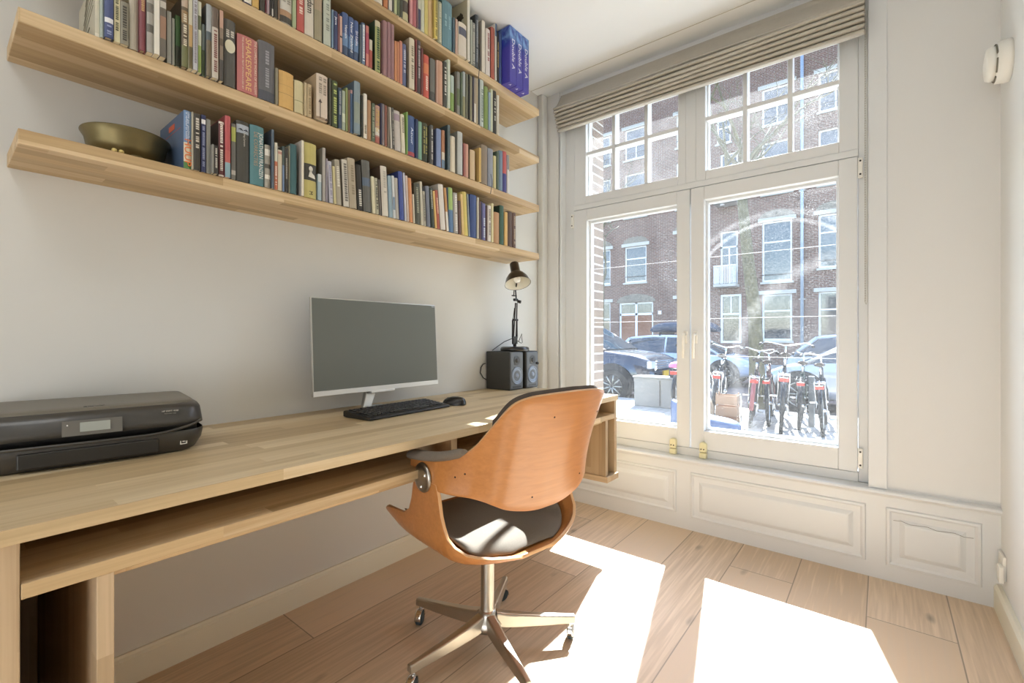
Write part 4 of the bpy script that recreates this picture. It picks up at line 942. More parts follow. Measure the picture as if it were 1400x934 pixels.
o = text_obj('badge_lettering', 'PHILIPS', .006, txtmat('C8CCD0'), mo, tilt @ Vector((.0016, HW - .016, H_ - .010)), (0, 1, 0), (0, 0, 1))
q = MB().prism([(-.04, .012), (-.02, .09), (.0, .09), (-.012, .012)], -.085, -.045, 'X')
q = MB(); q.add([(-.012, -.055, .088), (-.012, -.005, .088), (-.034, -.015, .088), (-.034, -.055, .088), (.004, -.085, .010), (.004, -.045, .010), (-.016, -.045, .010), (-.016, -.085, .010)], [(0, 1, 2, 3), (7, 6, 5, 4), (0, 4, 5, 1), (1, 5, 6, 2), (2, 6, 7, 3), (3, 7, 4, 0)])
q.build('stand_neck', M_silver, mo, bevel=.003)
q = MB(); q.tube([(.055, -.115, .004), (.035, -.095, .006), (.005, -.068, .011), (-.03, -.04, .009), (-.045, .0, .006), (-.03, .05, .005), (.01, .10, .005), (.05, .125, .004)], [.005, .008, .010, .008, .007, .006, .005, .004], 10, flat=.5)
q.build('stand_foot', M_silver, mo)
# ---------------------------------------------------------------- keyboard
kb = thing('keyboard', 'black keyboard lying in front of the monitor', 'keyboard', (.285, -1.400, DT + .0005), math.radians(3))
KW, KD = .205, .078
q = MB(); q.prism([(-KD, .002), (-KD, .022), (-KD + .01, .025), (KD - .01, .013), (KD, .009), (KD, .001), (-KD + .02, 0)], -KW, KW, 'Y'); q.build('keyboard_case', M_black, kb, bevel=.003)
ks = MB(); rnd = random.Random(2)
for r in range(6):
    x = -.060 + r * .0205; z = .0235 - (x + .06) * .075; y = -KW + .012
    while y < KW - .012:
        w_ = .0158 if not (r == 5 and -.08 < y < .02) else .09
        if r == 0 and rnd.random() < .12: y += .010
        if y + w_ > KW - .006: break
        ks.box(x, x + .016, y, y + w_, z - .003, z + .0045); y += w_ + .0032
ks.build('keys', mat('key_black', '2A2826', .35), kb, bevel=.0012)
# ---------------------------------------------------------------- mouse
ms = thing('mouse', 'black computer mouse to the right of the keyboard', 'mouse', (.318, -1.132, DT + .0005), math.radians(12))
P = []
for i in range(13):
    f = i / 12; a = PI * f; x = -.052 * math.cos(a); 
    w_ = .031 * (math.sin(a) ** .55) * (1 - .10 * math.cos(a)) if 0 < f < 1 else .0005; h_ = .036 * (math.sin(a) ** .6) * (1 - .12 * math.cos(a) * -1) if 0 < f < 1 else .0005
    P.append([(x, w_ * math.cos(PI * k / 10), .001 + h_ * math.sin(PI * k / 10) ** .8) for k in range(11)])
q = MB().grid(P); part = q.build('mouse_shell', mat('mouse_black', '262422', .25), ms); 
q = MB().lathe([(0, -.003), (.007, -.003), (.008, 0), (.007, .003), (0, .003)], (.028, 0, .0245), axis='Y', n=16); q.build('scroll_wheel', M_dgrey, ms)
ms.rotation_euler = (0, 0, math.radians(205))

# ---------------------------------------------------------------- speakers
M_cab = mat('speaker_vinyl', '3A3935', .55)
M_baf = mat('speaker_baffle', '55585C', .42)
M_cone = mat('woven_cone_blue_grey', '8A94A4', .4, .2, noise=.12, nscale=400)
def speaker(x1, y0, lab, first=None):
    t = thing('speaker', lab, 'speaker', (x1, y0, DT + .0005), 0, 'black bookshelf speakers on the desk')
    w_ = .118; h_ = .214; d_ = .172
    B(-d_, 0, 0, w_, 0, h_).build('speaker_cabinet', M_cab, t, bevel=.004, seg=3)
    B(-.002, .006, .003, w_ - .003, .006, h_ - .004).build('front_baffle', M_baf, t, bevel=.006, seg=3)
    wo = MB().lathe([(.049, .006), (.049, .010), (.045, .012), (.043, .009), (.038, .006), (.036, .0095), (.032, .0065), (.016, -.006 + .010), (.014, .0065), (.012, .010), (.006, .013), (0, .0135)], (0, w_ / 2, .079), axis='X', n=40); wo.build('woofer_cone', M_cone, t)
    tw = MB().lathe([(.027, .006), (.025, .0085), (.018, .0065), (.013, .0062), (.011, .009), (.007, .012), (0, .013)], (0, w_ / 2, .164), axis='X', n=32); tw.build('tweeter_dome', M_dgrey, t)
    MB().lathe([(.0245, .0062), (.027, .009), (.0295, .0062)], (0, w_ / 2, .164), axis='X', n=32).build('tweeter_ring', M_baf, t)
    B(.004, .0068, .020, w_ - .020, .012, .024).build('bass_port', M_prd, t, bevel=.003)
    text_obj('badge_lettering', 'Pioneer DJ', .0065, txtmat('B0B4B8'), t, (.0064, w_ * .36, .135), (0, 1, 0), (0, 0, 1), ext=.0005)
    return t
s1 = speaker(.182, -.578, 'left of the two black bookshelf speakers on the desk')
s2 = speaker(.186, -.436, 'right of the two black bookshelf speakers with a volume knob')
MB().lathe([(0, .018), (.006, .018), (.0075, .015), (.0075, .006)], (0, .100, .142), axis='X', n=20).build('volume_knob', M_black, s2)
# cables
cb_ = MB().tube([(.012, -.575, .80), (.006, -.60, .815), (.008, -.625, .845), (.010, -.622, .875), (.008, -.60, .892), (.010, -.585, .895)], .0028, 8)
tag(cb_.build('speaker_cable', M_black, org='base'), 'black cable looping behind the left speaker', 'cable')

# ---------------------------------------------------------------- desk lamp
LZ = DT + .2150
M_lamp = mat('lamp_enamel_black', '241F1B', .28, .2, coat=.5)
lp = thing('desk_lamp', 'dark architect lamp with round base standing on the two speakers', 'desk lamp', (.110, -.440, LZ))
MB().lathe([(0, .026), (.070, .026), (.080, .022), (.084, .014), (.084, .003), (.081, 0), (0, 0)], n=48).build('lamp_base', M_lamp, lp)
q = MB(); q.cyl((0, 0, .024), (0, 0, .05), .010); q.box(-.006, .006, -.020, .020, .04, .085); q.build('base_joint', M_iron, lp, bevel=.002)
a0 = Vector((0, 0, .07)); a1 = Vector((.008, .004, .300)); sh = Vector((.052, -.052, .424))
q = MB()
for o_ in (-.012, .012): q.tube([a0 + Vector((0, o_, 0)), a1 + Vector((0, o_ * .6, -.02))], .0038, 8)
q.tube([a0 + Vector((0, -.016, .0)), (0, -.018, .17), (.003, -.006, .25)], .0025, 6)
q.build('lower_arm', M_iron, lp)
q = MB(); q.box(-.005, .013, -.018, .018, .175, .187); q.box(0, .014, -.016, .016, .29, .305); q.build('arm_bracket', M_iron, lp, bevel=.002)
for o_ in (-.02, .02):
    MB().tube([(0, o_, .075), (0, o_ * .95, .18)], .0052, 8).build('tension_spring', M_iron, lp)
q = MB(); q.tube([a1, a1 + Vector((.004, -.012, .05)), sh + Vector((-.012, .022, -.02))], .0042, 8)
for dz in (0, .035): q.box(.0, .012, -.030, .004, .318 + dz, .324 + dz)
q.tube([a1 + Vector((0, -.024, .016)), a1 + Vector((0, -.020, .060))], .003, 6); q.build('upper_arm', M_iron, lp)
q = MB().cyl((.012, .012, .290), (.030, .020, .285), .009); q.build('wing_knob', M_iron, lp)
# shade: opening faces down towards the room
axis = Vector((.36, -.20, -.91)).normalized()
rot = Vector((0, 0, -1)).rotation_difference(axis).to_matrix().to_4x4(); Ms = Matrix.Translation(sh + Vector((.004, -.004, .0))) @ rot
prof = [(.0, .088), (.023, .087), (.026, .082), (.027, .030), (.030, .024), (.045, .012), (.062, -.012), (.072, -.042), (.075, -.047)]
ins = [(.073, -.046), (.069, -.040), (.059, -.011), (.042, .010), (.020, .024), (0, .026)]
MB().lathe(prof, n=48).xf(Ms).build('lamp_shade', M_lamp, lp)
part_label(MB().lathe(ins, n=48).xf(Ms).build('shade_lining', mat('pale_lining_enamel', 'DAD6C8', .35), lp), 'pale inner lining of the shade')
part_label(MB().lathe([(0, -.040), (.014, -.036), (.022, -.022), (.021, -.006), (.012, .012), (.010, .022)], n=24).xf(Ms).build('light_bulb', mat('clear_glass_bulb', 'F0EFEA', .12, spec=.7), lp), 'unlit clear bulb')
cb_ = MB().tube([(-.008, .004, .09), (.012, -.030, .075), (-.02, -.07, .055), (-.055, -.095, .025), (-.072, -.118, .004)], .0024, 8); cb_.build('lamp_cord', M_black, lp)
cb_ = MB().tube([(.01, .012, .06), (.02, .035, .045), (.018, .05, .050), (.01, .055, .075), (.012, .052, .10), (.005, .030, .055)], .0018, 6); cb_.build('wire_clip', M_iron, lp)
# ---------------------------------------------------------------- swivel chair
M_ply = wood('honey_plywood', 'Y', 5, 5, 5, ['B4763F', 'BE8048', 'C88C54', 'BA7C46'], grain=.055, rough=.3, off='object', coat=.35, contrast=.2)
M_edge = mat('pale_ply_edge', 'CFA272', .5)
M_felt = mat('taupe_felt', '746A5E', .95, noise=.08, nscale=300, bump=.5, bscale=900)
M_felt2 = mat('dark_brown_felt', '4A4038', .95, noise=.06, nscale=300, bump=.4, bscale=900)
CA = math.radians(170)
chair = thing('swivel_chair', 'moulded plywood swivel armchair with felt seat on five-star castor base', 'office chair', (.742, -1.392, 0), CA)
# local frame: +x forwards, +y the sitter's left
# back shell bent round into the arms
half = [(.045, .262, .628, .672), (.02, .262, .620, .683), (-.05, .262, .614, .694), (-.11, .260, .610, .702), (-.155, .252, .606, .716), (-.190, .238, .602, .746), (-.216, .216, .590, .812), (-.236, .188, .575, .866), (-.250, .148, .556, .886), (-.258, .09, .541, .892), (-.262, .04, .534, .894), (-.262, 0, .533, .895)]
def cr(P, n):
    """Catmull-Rom through the control rows"""
    out = []
    for i in range(len(P) - 1):
        p0 = P[max(i - 1, 0)]; p1 = P[i]; p2 = P[i + 1]; p3 = P[min(i + 2, len(P) - 1)]
        for k in range(n):
            t = k / n
            out.append(tuple(.5 * ((2 * b) + (-a + c) * t + (2 * a - 5 * b + 4 * c - d) * t * t + (-a + 3 * b - 3 * c + d) * t ** 3) for a, b, c, d in zip(p0, p1, p2, p3)))
    out.append(P[-1]); return out
full = half + [(f, -l, a, b) for (f, l, a, b) in reversed(half[:-1])]
full = [(f, l - .038 * max(0, min(1, (-f - .12) / .10)), a, b) for (f, l, a, b) in full]
dense = cr(full, 5)
NZ = 14
def shell_pt(i, g, off=0.0):
    f, l, zb, zt = dense[i]
    a = dense[max(i - 1, 0)]; b = dense[min(i + 1, len(dense) - 1)]
    tx, ty = b[0] - a[0], b[1] - a[1]; ln = math.hypot(tx, ty) or 1; nx, ny = ty / ln, -tx / ln      # outward
    if nx * 1 + 0 > 0 and f < -.2: nx, ny = -nx, -ny
    if f >= -.2 and ny * l < 0: nx, ny = -nx, -ny
    H = (zt - zb); lean = .42 * max(0, (H - .09)); k = (g - .22)
    belly = -.010 * math.sin(PI * g) * min(1, H / .3)
    o = off + belly
    return (f + nx * o - lean * k, l + ny * o * .8 + math.copysign(.10 * lean * k, l) * (abs(l) > .01), zb + H * g)
P = [[shell_pt(i, j / NZ) for j in range(NZ + 1)] for i in range(len(dense))]
o = MB().grid(P).build('back_shell', [M_ply, M_edge], chair)
md = o.modifiers.new('solid', 'SOLIDIFY'); md.thickness = .0105; md.offset = 0; md.material_offset_rim = 1
md = o.modifiers.new('bevel', 'BEVEL'); md.width = .002; md.segments = 2; md.limit_method = 'ANGLE'
# padding inside the back
i0 = int(5 * 6.0); i1 = len(dense) - i0
P = [[shell_pt(i, .04 + .975 * j / NZ, -.016 + (-.004 if 0 < j < NZ else 0)) for j in range(NZ + 1)] for i in range(i0, i1)]
part_label(MB().grid(P).build('back_pad', M_felt2, chair, solid=.020, bevel=.005), 'dark brown felt back pad')
# arm pads
for sgn in (1, -1):
    P = []
    for i in range(13):
        t_ = i / 12; f = .052 - .250 * t_; z = .684 + .020 * t_ + .026 * t_ ** 3; w_ = .026 * (1 if 0 < i < 12 else .5); h_ = .014 * (1 if 0 < i < 12 else .5)
        P.append([(f, sgn * (.262 - .022 * t_ ** 4) + w_ * math.cos(2 * PI * k / 14), z + .006 + h_ * math.sin(2 * PI * k / 14)) for k in range(14)])
    q = MB().grid(P, closed_u=True); q.f.append(tuple(range(14))); q.m.append(0); q.k.append(False); q.f.append(tuple(len(q.v) - 14 + k for k in range(14))); q.m.append(0); q.k.append(False)
    part_label(q.build('armrest_pad', M_felt, chair), 'taupe felt arm pad')
# seat shell with side brackets rising to the arms
def wing(f):
    T = [(-.245, .418), (-.22, .428), (-.19, .447), (-.15, .490), (-.125, .545), (-.112, .60), (-.10, .628), (.018, .632), (.028, .60), (.036, .56), (.052, .522), (.085, .500), (.14, .495), (.20, .490), (.215, .480), (.222, .470)]
    if f <= T[0][0]: return T[0][1]
    for (a, b), (c, d) in zip(T[:-1], T[1:]):
        if a <= f <= c: return b + (d - b) * (f - a) / (c - a)
    return T[-1][1]
def base_z(f): return .412 + .012 * max(0, f / .22) ** 2 + .018 * max(0, (f - .12) / .1)
fs = [-.245, -.235, -.22, -.205, -.19, -.17, -.15, -.137, -.125, -.118, -.112, -.106, -.10, -.08, -.05, -.02, 0, .018, .023, .028, .032, .036, .043, .052, .065, .085, .11, .14, .17, .20, .21, .216, .222]
NS = 34
P = []
for f in fs:
    fr_ = max(0, (-f - .12) / .125)                      # plan narrows towards the rear
    hw = .262 - .150 * fr_ ** 2.6; hw = max(hw, .06)
    bz = base_z(f); wt = max(wing(f), bz + .001)
    r = .060
    prof = [(t / 8 * (hw - r), bz + .0) for t in range(9)]
    arc = [(hw - r + r * math.sin(a), bz + r - r * math.cos(a)) for a in [PI / 2 * k / 8 for k in range(1, 9)]]
    line = prof + arc + [(hw, bz + r + .02 * k) for k in range(1, 14)]
    # clip at the wing height
    out = []
    for a, b in zip(line[:-1], line[1:]):
        out.append(a)
        if b[1] >= wt and b[1] > a[1]:
            k = (wt - a[1]) / (b[1] - a[1]); out.append((a[0] + (b[0] - a[0]) * k, wt)); break
    # resample evenly
    L_ = [0]
    for a, b in zip(out[:-1], out[1:]): L_.append(L_[-1] + math.hypot(b[0] - a[0], b[1] - a[1]))
    res = []
    for k in range(NS // 2 + 1):
        s_ = L_[-1] * k / (NS // 2); j = 0
        while j < len(L_) - 2 and L_[j + 1] < s_: j += 1
        u = (s_ - L_[j]) / ((L_[j + 1] - L_[j]) or 1); res.append((out[j][0] + (out[j + 1][0] - out[j][0]) * u, out[j][1] + (out[j + 1][1] - out[j][1]) * u))
    P.append([(f, -y, z) for y, z in reversed(res[1:])] + [(f, y, z) for y, z in res])
o = MB().grid(P).build('seat_shell', [M_ply, M_edge], chair)
md = o.modifiers.new('solid', 'SOLIDIFY'); md.thickness = .011; md.offset = 0; md.material_offset_rim = 1
md = o.modifiers.new('bevel', 'BEVEL'); md.width = .002; md.segments = 2; md.limit_method = 'ANGLE'
# seat cushion
P = []
for i in range(21):
    f = -.225 + .42 * i / 20
    fr_ = max(0, (-f - .10) / .13); hw = .225 - .155 * fr_ ** 2.2 - .03 * max(0, (f - .12) / .1) ** 2
    row_ = []
    for k in range(17):
        g = -1 + 2 * k / 16; y = hw * g; e = (1 - abs(g) ** 6) * (1 - max(0, (abs(i - 10) - 8) / 2.2) ** 2)
        rise = .052 * max(0, (abs(y) - .17) / .055) ** 2
        row_.append((f, y, base_z(f) + .008 + rise + .024 * e))
    P.append(row_)
part_label(MB().grid(P).build('seat_cushion', M_felt, chair, solid=.008, subd=1), 'taupe felt seat cushion')
# round joint plates
for sgn in (1, -1):
    MB().lathe([(0, .010), (.030, .0095), (.040, .007), (.0435, .003), (.0435, 0)], (-.034, sgn * .268, .636), axis='Y', n=36).xf(Matrix.Scale(1, 4)).build('joint_plate', mat('worn_steel_disc', 'B4B0A8', .3, 1.0, noise=.1, nscale=60), chair) if sgn > 0 else MB().lathe([(0, -.010), (.030, -.0095), (.040, -.007), (.0435, -.003), (.0435, 0)], (-.034, sgn * .268, .636), axis='Y', n=36).build('joint_plate', bpy.data.materials['worn_steel_disc'], chair)
    for a in (.6, 2.7, 4.6): q = MB(); q.lathe([(0, sgn * .0135), (.0045, sgn * .0128), (.006, sgn * .0095)], (-.034 + .026 * math.cos(a), sgn * .268, .636 + .026 * math.sin(a)), axis='Y', n=12); q.build('rivet', M_chrome, chair)
q = MB()
M_hole = mat('dark_screw_hole', '33241A', .8)
for (i, g) in [(len(dense) // 2 - 6, .80), (len(dense) // 2 - 8, .12), (len(dense) // 2 + 17, .78), (len(dense) // 2 + 15, .15), (len(dense) // 2 - 32, .52), (len(dense) // 2 - 35, .48)]:
    p = Vector(shell_pt(i, g, .0045)); q.lathe([(0, .0032), (.0022, .0024), (.0032, 0), (.0022, -.0024), (0, -.0032)], p, n=10)
q.build('screw_holes', M_hole, chair)
# pedestal
q = MB(); q.cyl((0, 0, .29), (0, 0, .405), .0165, n=28); part_label(q.build('upper_column', mat('dark_oiled_steel', '5A5650', .35, .9, noise=.3, nscale=90), chair), 'dark worn steel column')
q = MB(); q.lathe([(.0165, .302), (.022, .298), (.0225, .294), (.0225, .14), (.024, .132)], n=36); q.build('column_sleeve', M_alu, chair)
q = MB(); q.cyl((0, 0, .385), (0, 0, .406), .07, .085, n=28); q.build('seat_mount', M_iron, chair)
q = MB(); q.lathe([(.0, .132), (.026, .132), (.030, .120), (.040, .102), (.050, .088), (.045, .070), (.0, .066)], n=36)
legs_a = [math.radians(a) - CA for a in (46, 118, 190, 262, 334)]
q.build('base_hub', M_alu, chair)
for ai, a in enumerate(legs_a):
    ca, sa = math.cos(a), math.sin(a); P = []
    for k in range(9):
        t_ = k / 8; r = .030 + .272 * t_; zt = .124 - .036 * t_ ** .7; zb = .078 - .002 * t_ + .004 * t_; 
        zb = zt - (.046 - .022 * t_); w_ = .021 - .009 * t_
        sec = [(-w_, zb), (-w_ * .82, zt - .004), (-w_ * .6, zt), (w_ * .6, zt), (w_ * .82, zt - .004), (w_, zb)]
        P.append([(r * ca - y * sa, r * sa + y * ca, z) for y, z in sec])
    q = MB().grid(P, closed_u=True, smooth=False); n0 = len(q.v)
    q.f.append((n0 - 6, n0 - 5, n0 - 4, n0 - 3, n0 - 2, n0 - 1)); q.m.append(0); q.k.append(False); q.f.append((5, 4, 3, 2, 1, 0)); q.m.append(0); q.k.append(False)
    leg = q.build('base_leg', M_alu, chair, bevel=.0025)
    # castor
    cx, cy = .286 * ca, .286 * sa; ha = a + [1.2, 2.2, 1.9, .6, -1.1][ai]; hx, hy = math.cos(ha), math.sin(ha)
    k_ = MB(); k_.cyl((cx, cy, .048), (cx, cy, .070), .006, n=12)
    P = []
    for i in range(11):
        an = PI * (-.05 + 1.12 * i / 10); px, pz = .026 * math.cos(an), .028 + .0265 * math.sin(an)
        P.append([(cx + hx * (px + .012) - hy * y, cy + hy * (px + .012) + hx * y, pz) for y in (-.011, -.006, .006, .011)])
    k_.grid(P); k_.build('castor_hood', M_chrome, leg, solid=.002)
    wv = MB().lathe([(0, -.011), (.020, -.011), (.0245, -.007), (.0245, .007), (.020, .011), (0, .011)], axis='Y', n=28)
    wv.xf(Matrix.Translation((cx + hx * .012, cy + hy * .012, .0252)) @ Matrix.Rotation(ha, 4, 'Z')); wv.build('castor_wheel', M_rubber, leg)
# ================================================================= the street outside
KF = 1.25; FYY = -2.565 + 18.565 * KF
def fx(x): return 1.782 + (x - 1.782) * KF
def fz(z): return 1.05 + (z - 1.05) * KF
M_pave = mat('pale_concrete_paving', 'A9A59C', .85, noise=.06, nscale=3, bump=.1, bscale=30)
def slab_mat():
    m = brick_mat('concrete_slab_paving', 'B4AFA4', 'A6A198', '8C877C', 'XY', .30, .30, .008); return m
PZ, RZ = -.15, -.35
struct(B(-24, 18, .46, 5.85, -.5, PZ).build('ground_pavement', slab_mat()))
struct(B(-24, 18, 5.85, 6.0, -.5, PZ - .01).build('ground_kerb', mat('kerb_stone', '9C9890', .8)))
struct(B(-24, 18, 6.0, FYY - 3.2, -.6, RZ).build('ground_road', brick_mat('road_clinkers', '7C6A60', '6E625C', '5C544E', 'XY', .2, .1, .008)))
struct(B(-24, 18, FYY - 3.2, FYY + .2, -.6, PZ - .05).build('ground_far_pavement', M_pave))
M_fbrick = brick_mat('dark_red_facade_brick', '6C483C', '5C3E34', '85776C', 'XZ', .24, .075, .012)
M_fw = mat('white_facade_paint', 'DCDCDC', .5)
M_fg = mat('facade_window_glass', '2E363C', .06, spec=.9)
M_stone = mat('pale_lintel_stone', 'B4B0A8', .8)
M_arch = mat('grey_green_arch_brick', '7C7468', .9, noise=.2, nscale=12)
M_curt = mat('pale_curtain', '9A9C98', .9)
bld = thing('brick_row_house', 'long dark red brick apartment row with white windows across the street', 'building', (-3, FYY, -.2))
TOPZ = fz(11.0)
# window list: x0, x1, z0, z1 in the survey plane, kind
wins = []
cols_x = [(-15.2, -14.2), (-13.1, -12.2), (-10.9, -9.9), (-8.4, -7.5), (-6.83, -5.86), (-4.62, -3.70), (-1.56, -.63), (.13, 1.08), (2.2, 3.15), (4.2, 5.1), (6.4, 7.3), (8.3, 9.2)]
for (a, b) in cols_x:
    wins.append((a, b, 3.33 if a not in (-1.56,) else 2.98, 4.86 if a < -5 else 5.12, 1))
    wins.append((a, b, 6.10, 7.95, 2)); wins.append((a, b, 8.55, 9.86, 3))
    if a not in (-6.83,): wins.append((a, b, .90 if a > -3 else .5, 2.54, 0))
# brick wall with real openings: strips between the windows
q = MB()
bands_z = sorted(set([-.95] + [z for w_ in wins for z in (w_[2], w_[3])] + [11.0]))
holes = wins + [(-7.10, -5.57, -.95, 2.50, 9), (-2.97, -2.36, 2.98, 4.98, 5), (-2.97, -2.36, 6.02, 7.9, 5), (-2.97, -2.24, .80, 2.62, 6), (-3.1, -2.6, 8.3, 9.2, 7)]
zs = sorted(set([-.95, 11.0] + [h[2] for h in holes] + [h[3] for h in holes]))
for za, zb in zip(zs[:-1], zs[1:]):
    if zb - za < 1e-6: continue
    hs = sorted([(h[0], h[1]) for h in holes if h[2] <= za + 1e-6 and h[3] >= zb - 1e-6]); x = -18.5
    for a, b in hs:
        if a > x: q.box(fx(x), fx(a), FYY, FYY + .3, fz(za), fz(zb)); x = b
    q.box(fx(x), fx(11), FYY, FYY + .3, fz(za), fz(zb))
q.build('brick_wall', M_fbrick, bld, world=True)
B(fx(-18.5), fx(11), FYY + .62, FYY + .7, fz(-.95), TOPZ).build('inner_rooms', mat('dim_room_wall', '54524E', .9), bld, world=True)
B(fx(-18.5), fx(11), FYY, FYY + 8, TOPZ, TOPZ + .05).build('flat_roof', M_stone, bld, world=True)
rnd = random.Random(11)
def facade_window(a, b, z0, z1, kind):
    x0, x1, c, d = fx(a), fx(b), fz(z0), fz(z1); t_ = .075
    r = ring(x0, x1, c, d, t_, t_, t_ * 1.2, t_, FYY + .08, FYY + .16)
    zt = d - (d - c) * (.34 if kind != 0 else .36)
    r.box(x0 + t_, x1 - t_, FYY + .08, FYY + .15, zt - .035, zt + .035)
    if kind == 3 or (kind == 0 and rnd.random() < .5): r.box((x0 + x1) / 2 - .025, (x0 + x1) / 2 + .025, FYY + .09, FYY + .14, c, zt)
    o = r.build('house_window', M_fw, bld, world=True)
    B(x0 + .03, x1 - .03, FYY + .12, FYY + .13, c + .03, d - .03).build('window_glass', M_fg, o, world=True)
    B(x0 - .06, x1 + .06, FYY - .08, FYY + .05, c - .09, c).build('stone_sill', M_stone, o, world=True)
    if kind in (0, 1, 3):
        B(x0 - .16, x1 + .16, FYY - .05, FYY + .02, d, d + .17).build('stone_lintel', M_stone, o, world=True)
    if kind == 1 and a < 3:
        q = MB(); cx = (x0 + x1) / 2; R = (x1 - x0) / 2 + .1; pr = [(cx + R * math.cos(an), d + .17 + .34 * math.sin(an)) for an in [PI * k / 12 for k in range(13)]]
        q.prism(pr, FYY - .02, FYY + .01, 'Y'); q.build('arch_stone', M_arch, o, world=True)
    if rnd.random() < .6:
        B(x0 + t_, x0 + t_ + (x1 - x0) * .25, FYY + .20, FYY + .24, c, d).build('curtain', M_curt, o, world=True)
    if kind == 1 or kind == 3:
        q = MB(); q.tube([(x0, FYY - .02, c + .32), (x1, FYY - .02, c + .32)], .012, 6); q.build('window_rail', M_iron, o, world=True)
for w_ in wins:
    if -16 < w_[0] < 6: facade_window(*w_)
facade_window(-3.1, -2.6, 8.3, 9.2, 7)
# double entrance with arched brick head
x0, x1, z0, z1 = fx(-7.10), fx(-5.57), fz(-.95), fz(2.50)
r = ring(x0, x1, z0, z1, .10, .10, .05, .10, FYY + .1, FYY + .2); r.box((x0 + x1) / 2 - .06, (x0 + x1) / 2 + .06, FYY + .1, FYY + .2, z0, z1); r.box(x0, x1, FYY + .1, FYY + .2, fz(2.0) - .07, fz(2.0) + .04)
en = r.build('entrance_frame', M_fw, bld, world=True)
for k in (0, 1):
    xa = x0 + .1 + k * ((x1 - x0) / 2 - .04); xb = xa + (x1 - x0) / 2 - .16
    B(xa, xb, FYY + .12, FYY + .17, z0, fz(2.0) - .07).build('entrance_door', mat('brown_front_door', '7A4A30', .5), en, world=True)
    B(xa, xb, FYY + .13, FYY + .14, fz(2.0) + .04, z1 - .1).build('fanlight_glass', M_fg, en, world=True)
q = MB(); cx = (x0 + x1) / 2; R = (x1 - x0) / 2 + .12
q.prism([(cx + R * math.cos(an), z1 + .42 * math.sin(an)) for an in [PI * k / 16 for k in range(17)]], FYY - .03, FYY + .01, 'Y'); q.build('arch_stone', M_arch, en, world=True)
B(fx(-5.35), fx(-5.22), FYY - .05, FYY, fz(1.95), fz(2.10)).build('number_plate', M_fw, bld, world=True)
# balcony doors and balconies, ground floor window below
for (z0, z1) in ((2.98, 4.98), (6.02, 7.9)):
    xa, xb = fx(-2.97), fx(-2.36); r = ring(xa, xb, fz(z0), fz(z1), .08, .08, .06, .08, FYY + .08, FYY + .16); r.box(xa, xb, FYY + .08, FYY + .15, fz(z1 - .62), fz(z1 - .56))
    r.box((xa + xb) / 2 - .03, (xa + xb) / 2 + .03, FYY + .08, FYY + .15, fz(z0), fz(z1 - .6))
    o = r.build('balcony_door', M_fw, bld, world=True); B(xa, xb, FYY + .12, FYY + .13, fz(z0), fz(z1)).build('door_glass', M_fg, o, world=True)
    B(fx(-3.06), fx(-2.30), FYY - .75, FYY, fz(z0 - .02) - .12, fz(z0 - .02)).build('balcony_slab', M_stone, bld, world=True)
    q = MB(); zt = fz(z0 + .62)
    for i in range(15):
        x = fx(-3.04) + (fx(-2.32) - fx(-3.04)) * i / 14; q.box(x - .018, x + .018, FYY - .72, FYY - .69, fz(z0), zt)
    for i in range(10): q.box(fx(-3.04), fx(-3.04) + .03, FYY - .70 + i * .075, FYY - .68 + i * .075, fz(z0), zt)
    q.box(fx(-3.06), fx(-2.30), FYY - .74, FYY - .68, zt, zt + .05); q.build('balcony_railing', M_fw, bld, world=True)
xa, xb = fx(-2.97), fx(-2.24); r = ring(xa, xb, fz(.80), fz(2.62), .1, .1, .1, .1, FYY + .05, FYY + .16); r.box(xa, xb, FYY + .06, FYY + .15, fz(1.85), fz(1.92)); r.box((xa + xb) / 2 - .03, (xa + xb) / 2 + .03, FYY + .08, FYY + .14, fz(1.92), fz(2.62))
o = r.build('house_window', M_fw, bld, world=True); B(xa, xb, FYY + .12, FYY + .13, fz(.8), fz(2.62)).build('window_glass', M_fg, o, world=True)
# drainpipe
q = MB(); q.cyl((fx(-.33), FYY - .09, fz(-.95)), (fx(-.33), FYY - .09, fz(10.6)), .065, n=12); q.build('drainpipe', mat('zinc_pipe', '9AA6B4', .5, .3), bld, world=True)
q = MB()
for z in (2.3, 6.0, 8.8): q.box(fx(-.33) - .12, fx(-.33) + .12, FYY - .14, FYY, fz(z), fz(z) + .04)
q.build('pipe_bracket', M_stone, bld, world=True)
part_label(MB().lathe([(.0, 0), (.12, 0), (.17, .28), (.175, .30), (.16, .30), (0, .27)], (fx(-2.78), FYY - .60, fz(6.34)), n=20).build('balcony_planter', mat('yellow_tub', 'D8C030', .5), bld, world=True), 'yellow planter on the upper balcony')
MB().lathe([(.0, .0), (.10, .0), (.10, .62), (.0, .62)], (fx(-2.78), FYY - .60, fz(6.34) - .62), n=16).build('planter_stand', M_fw, bld, world=True)

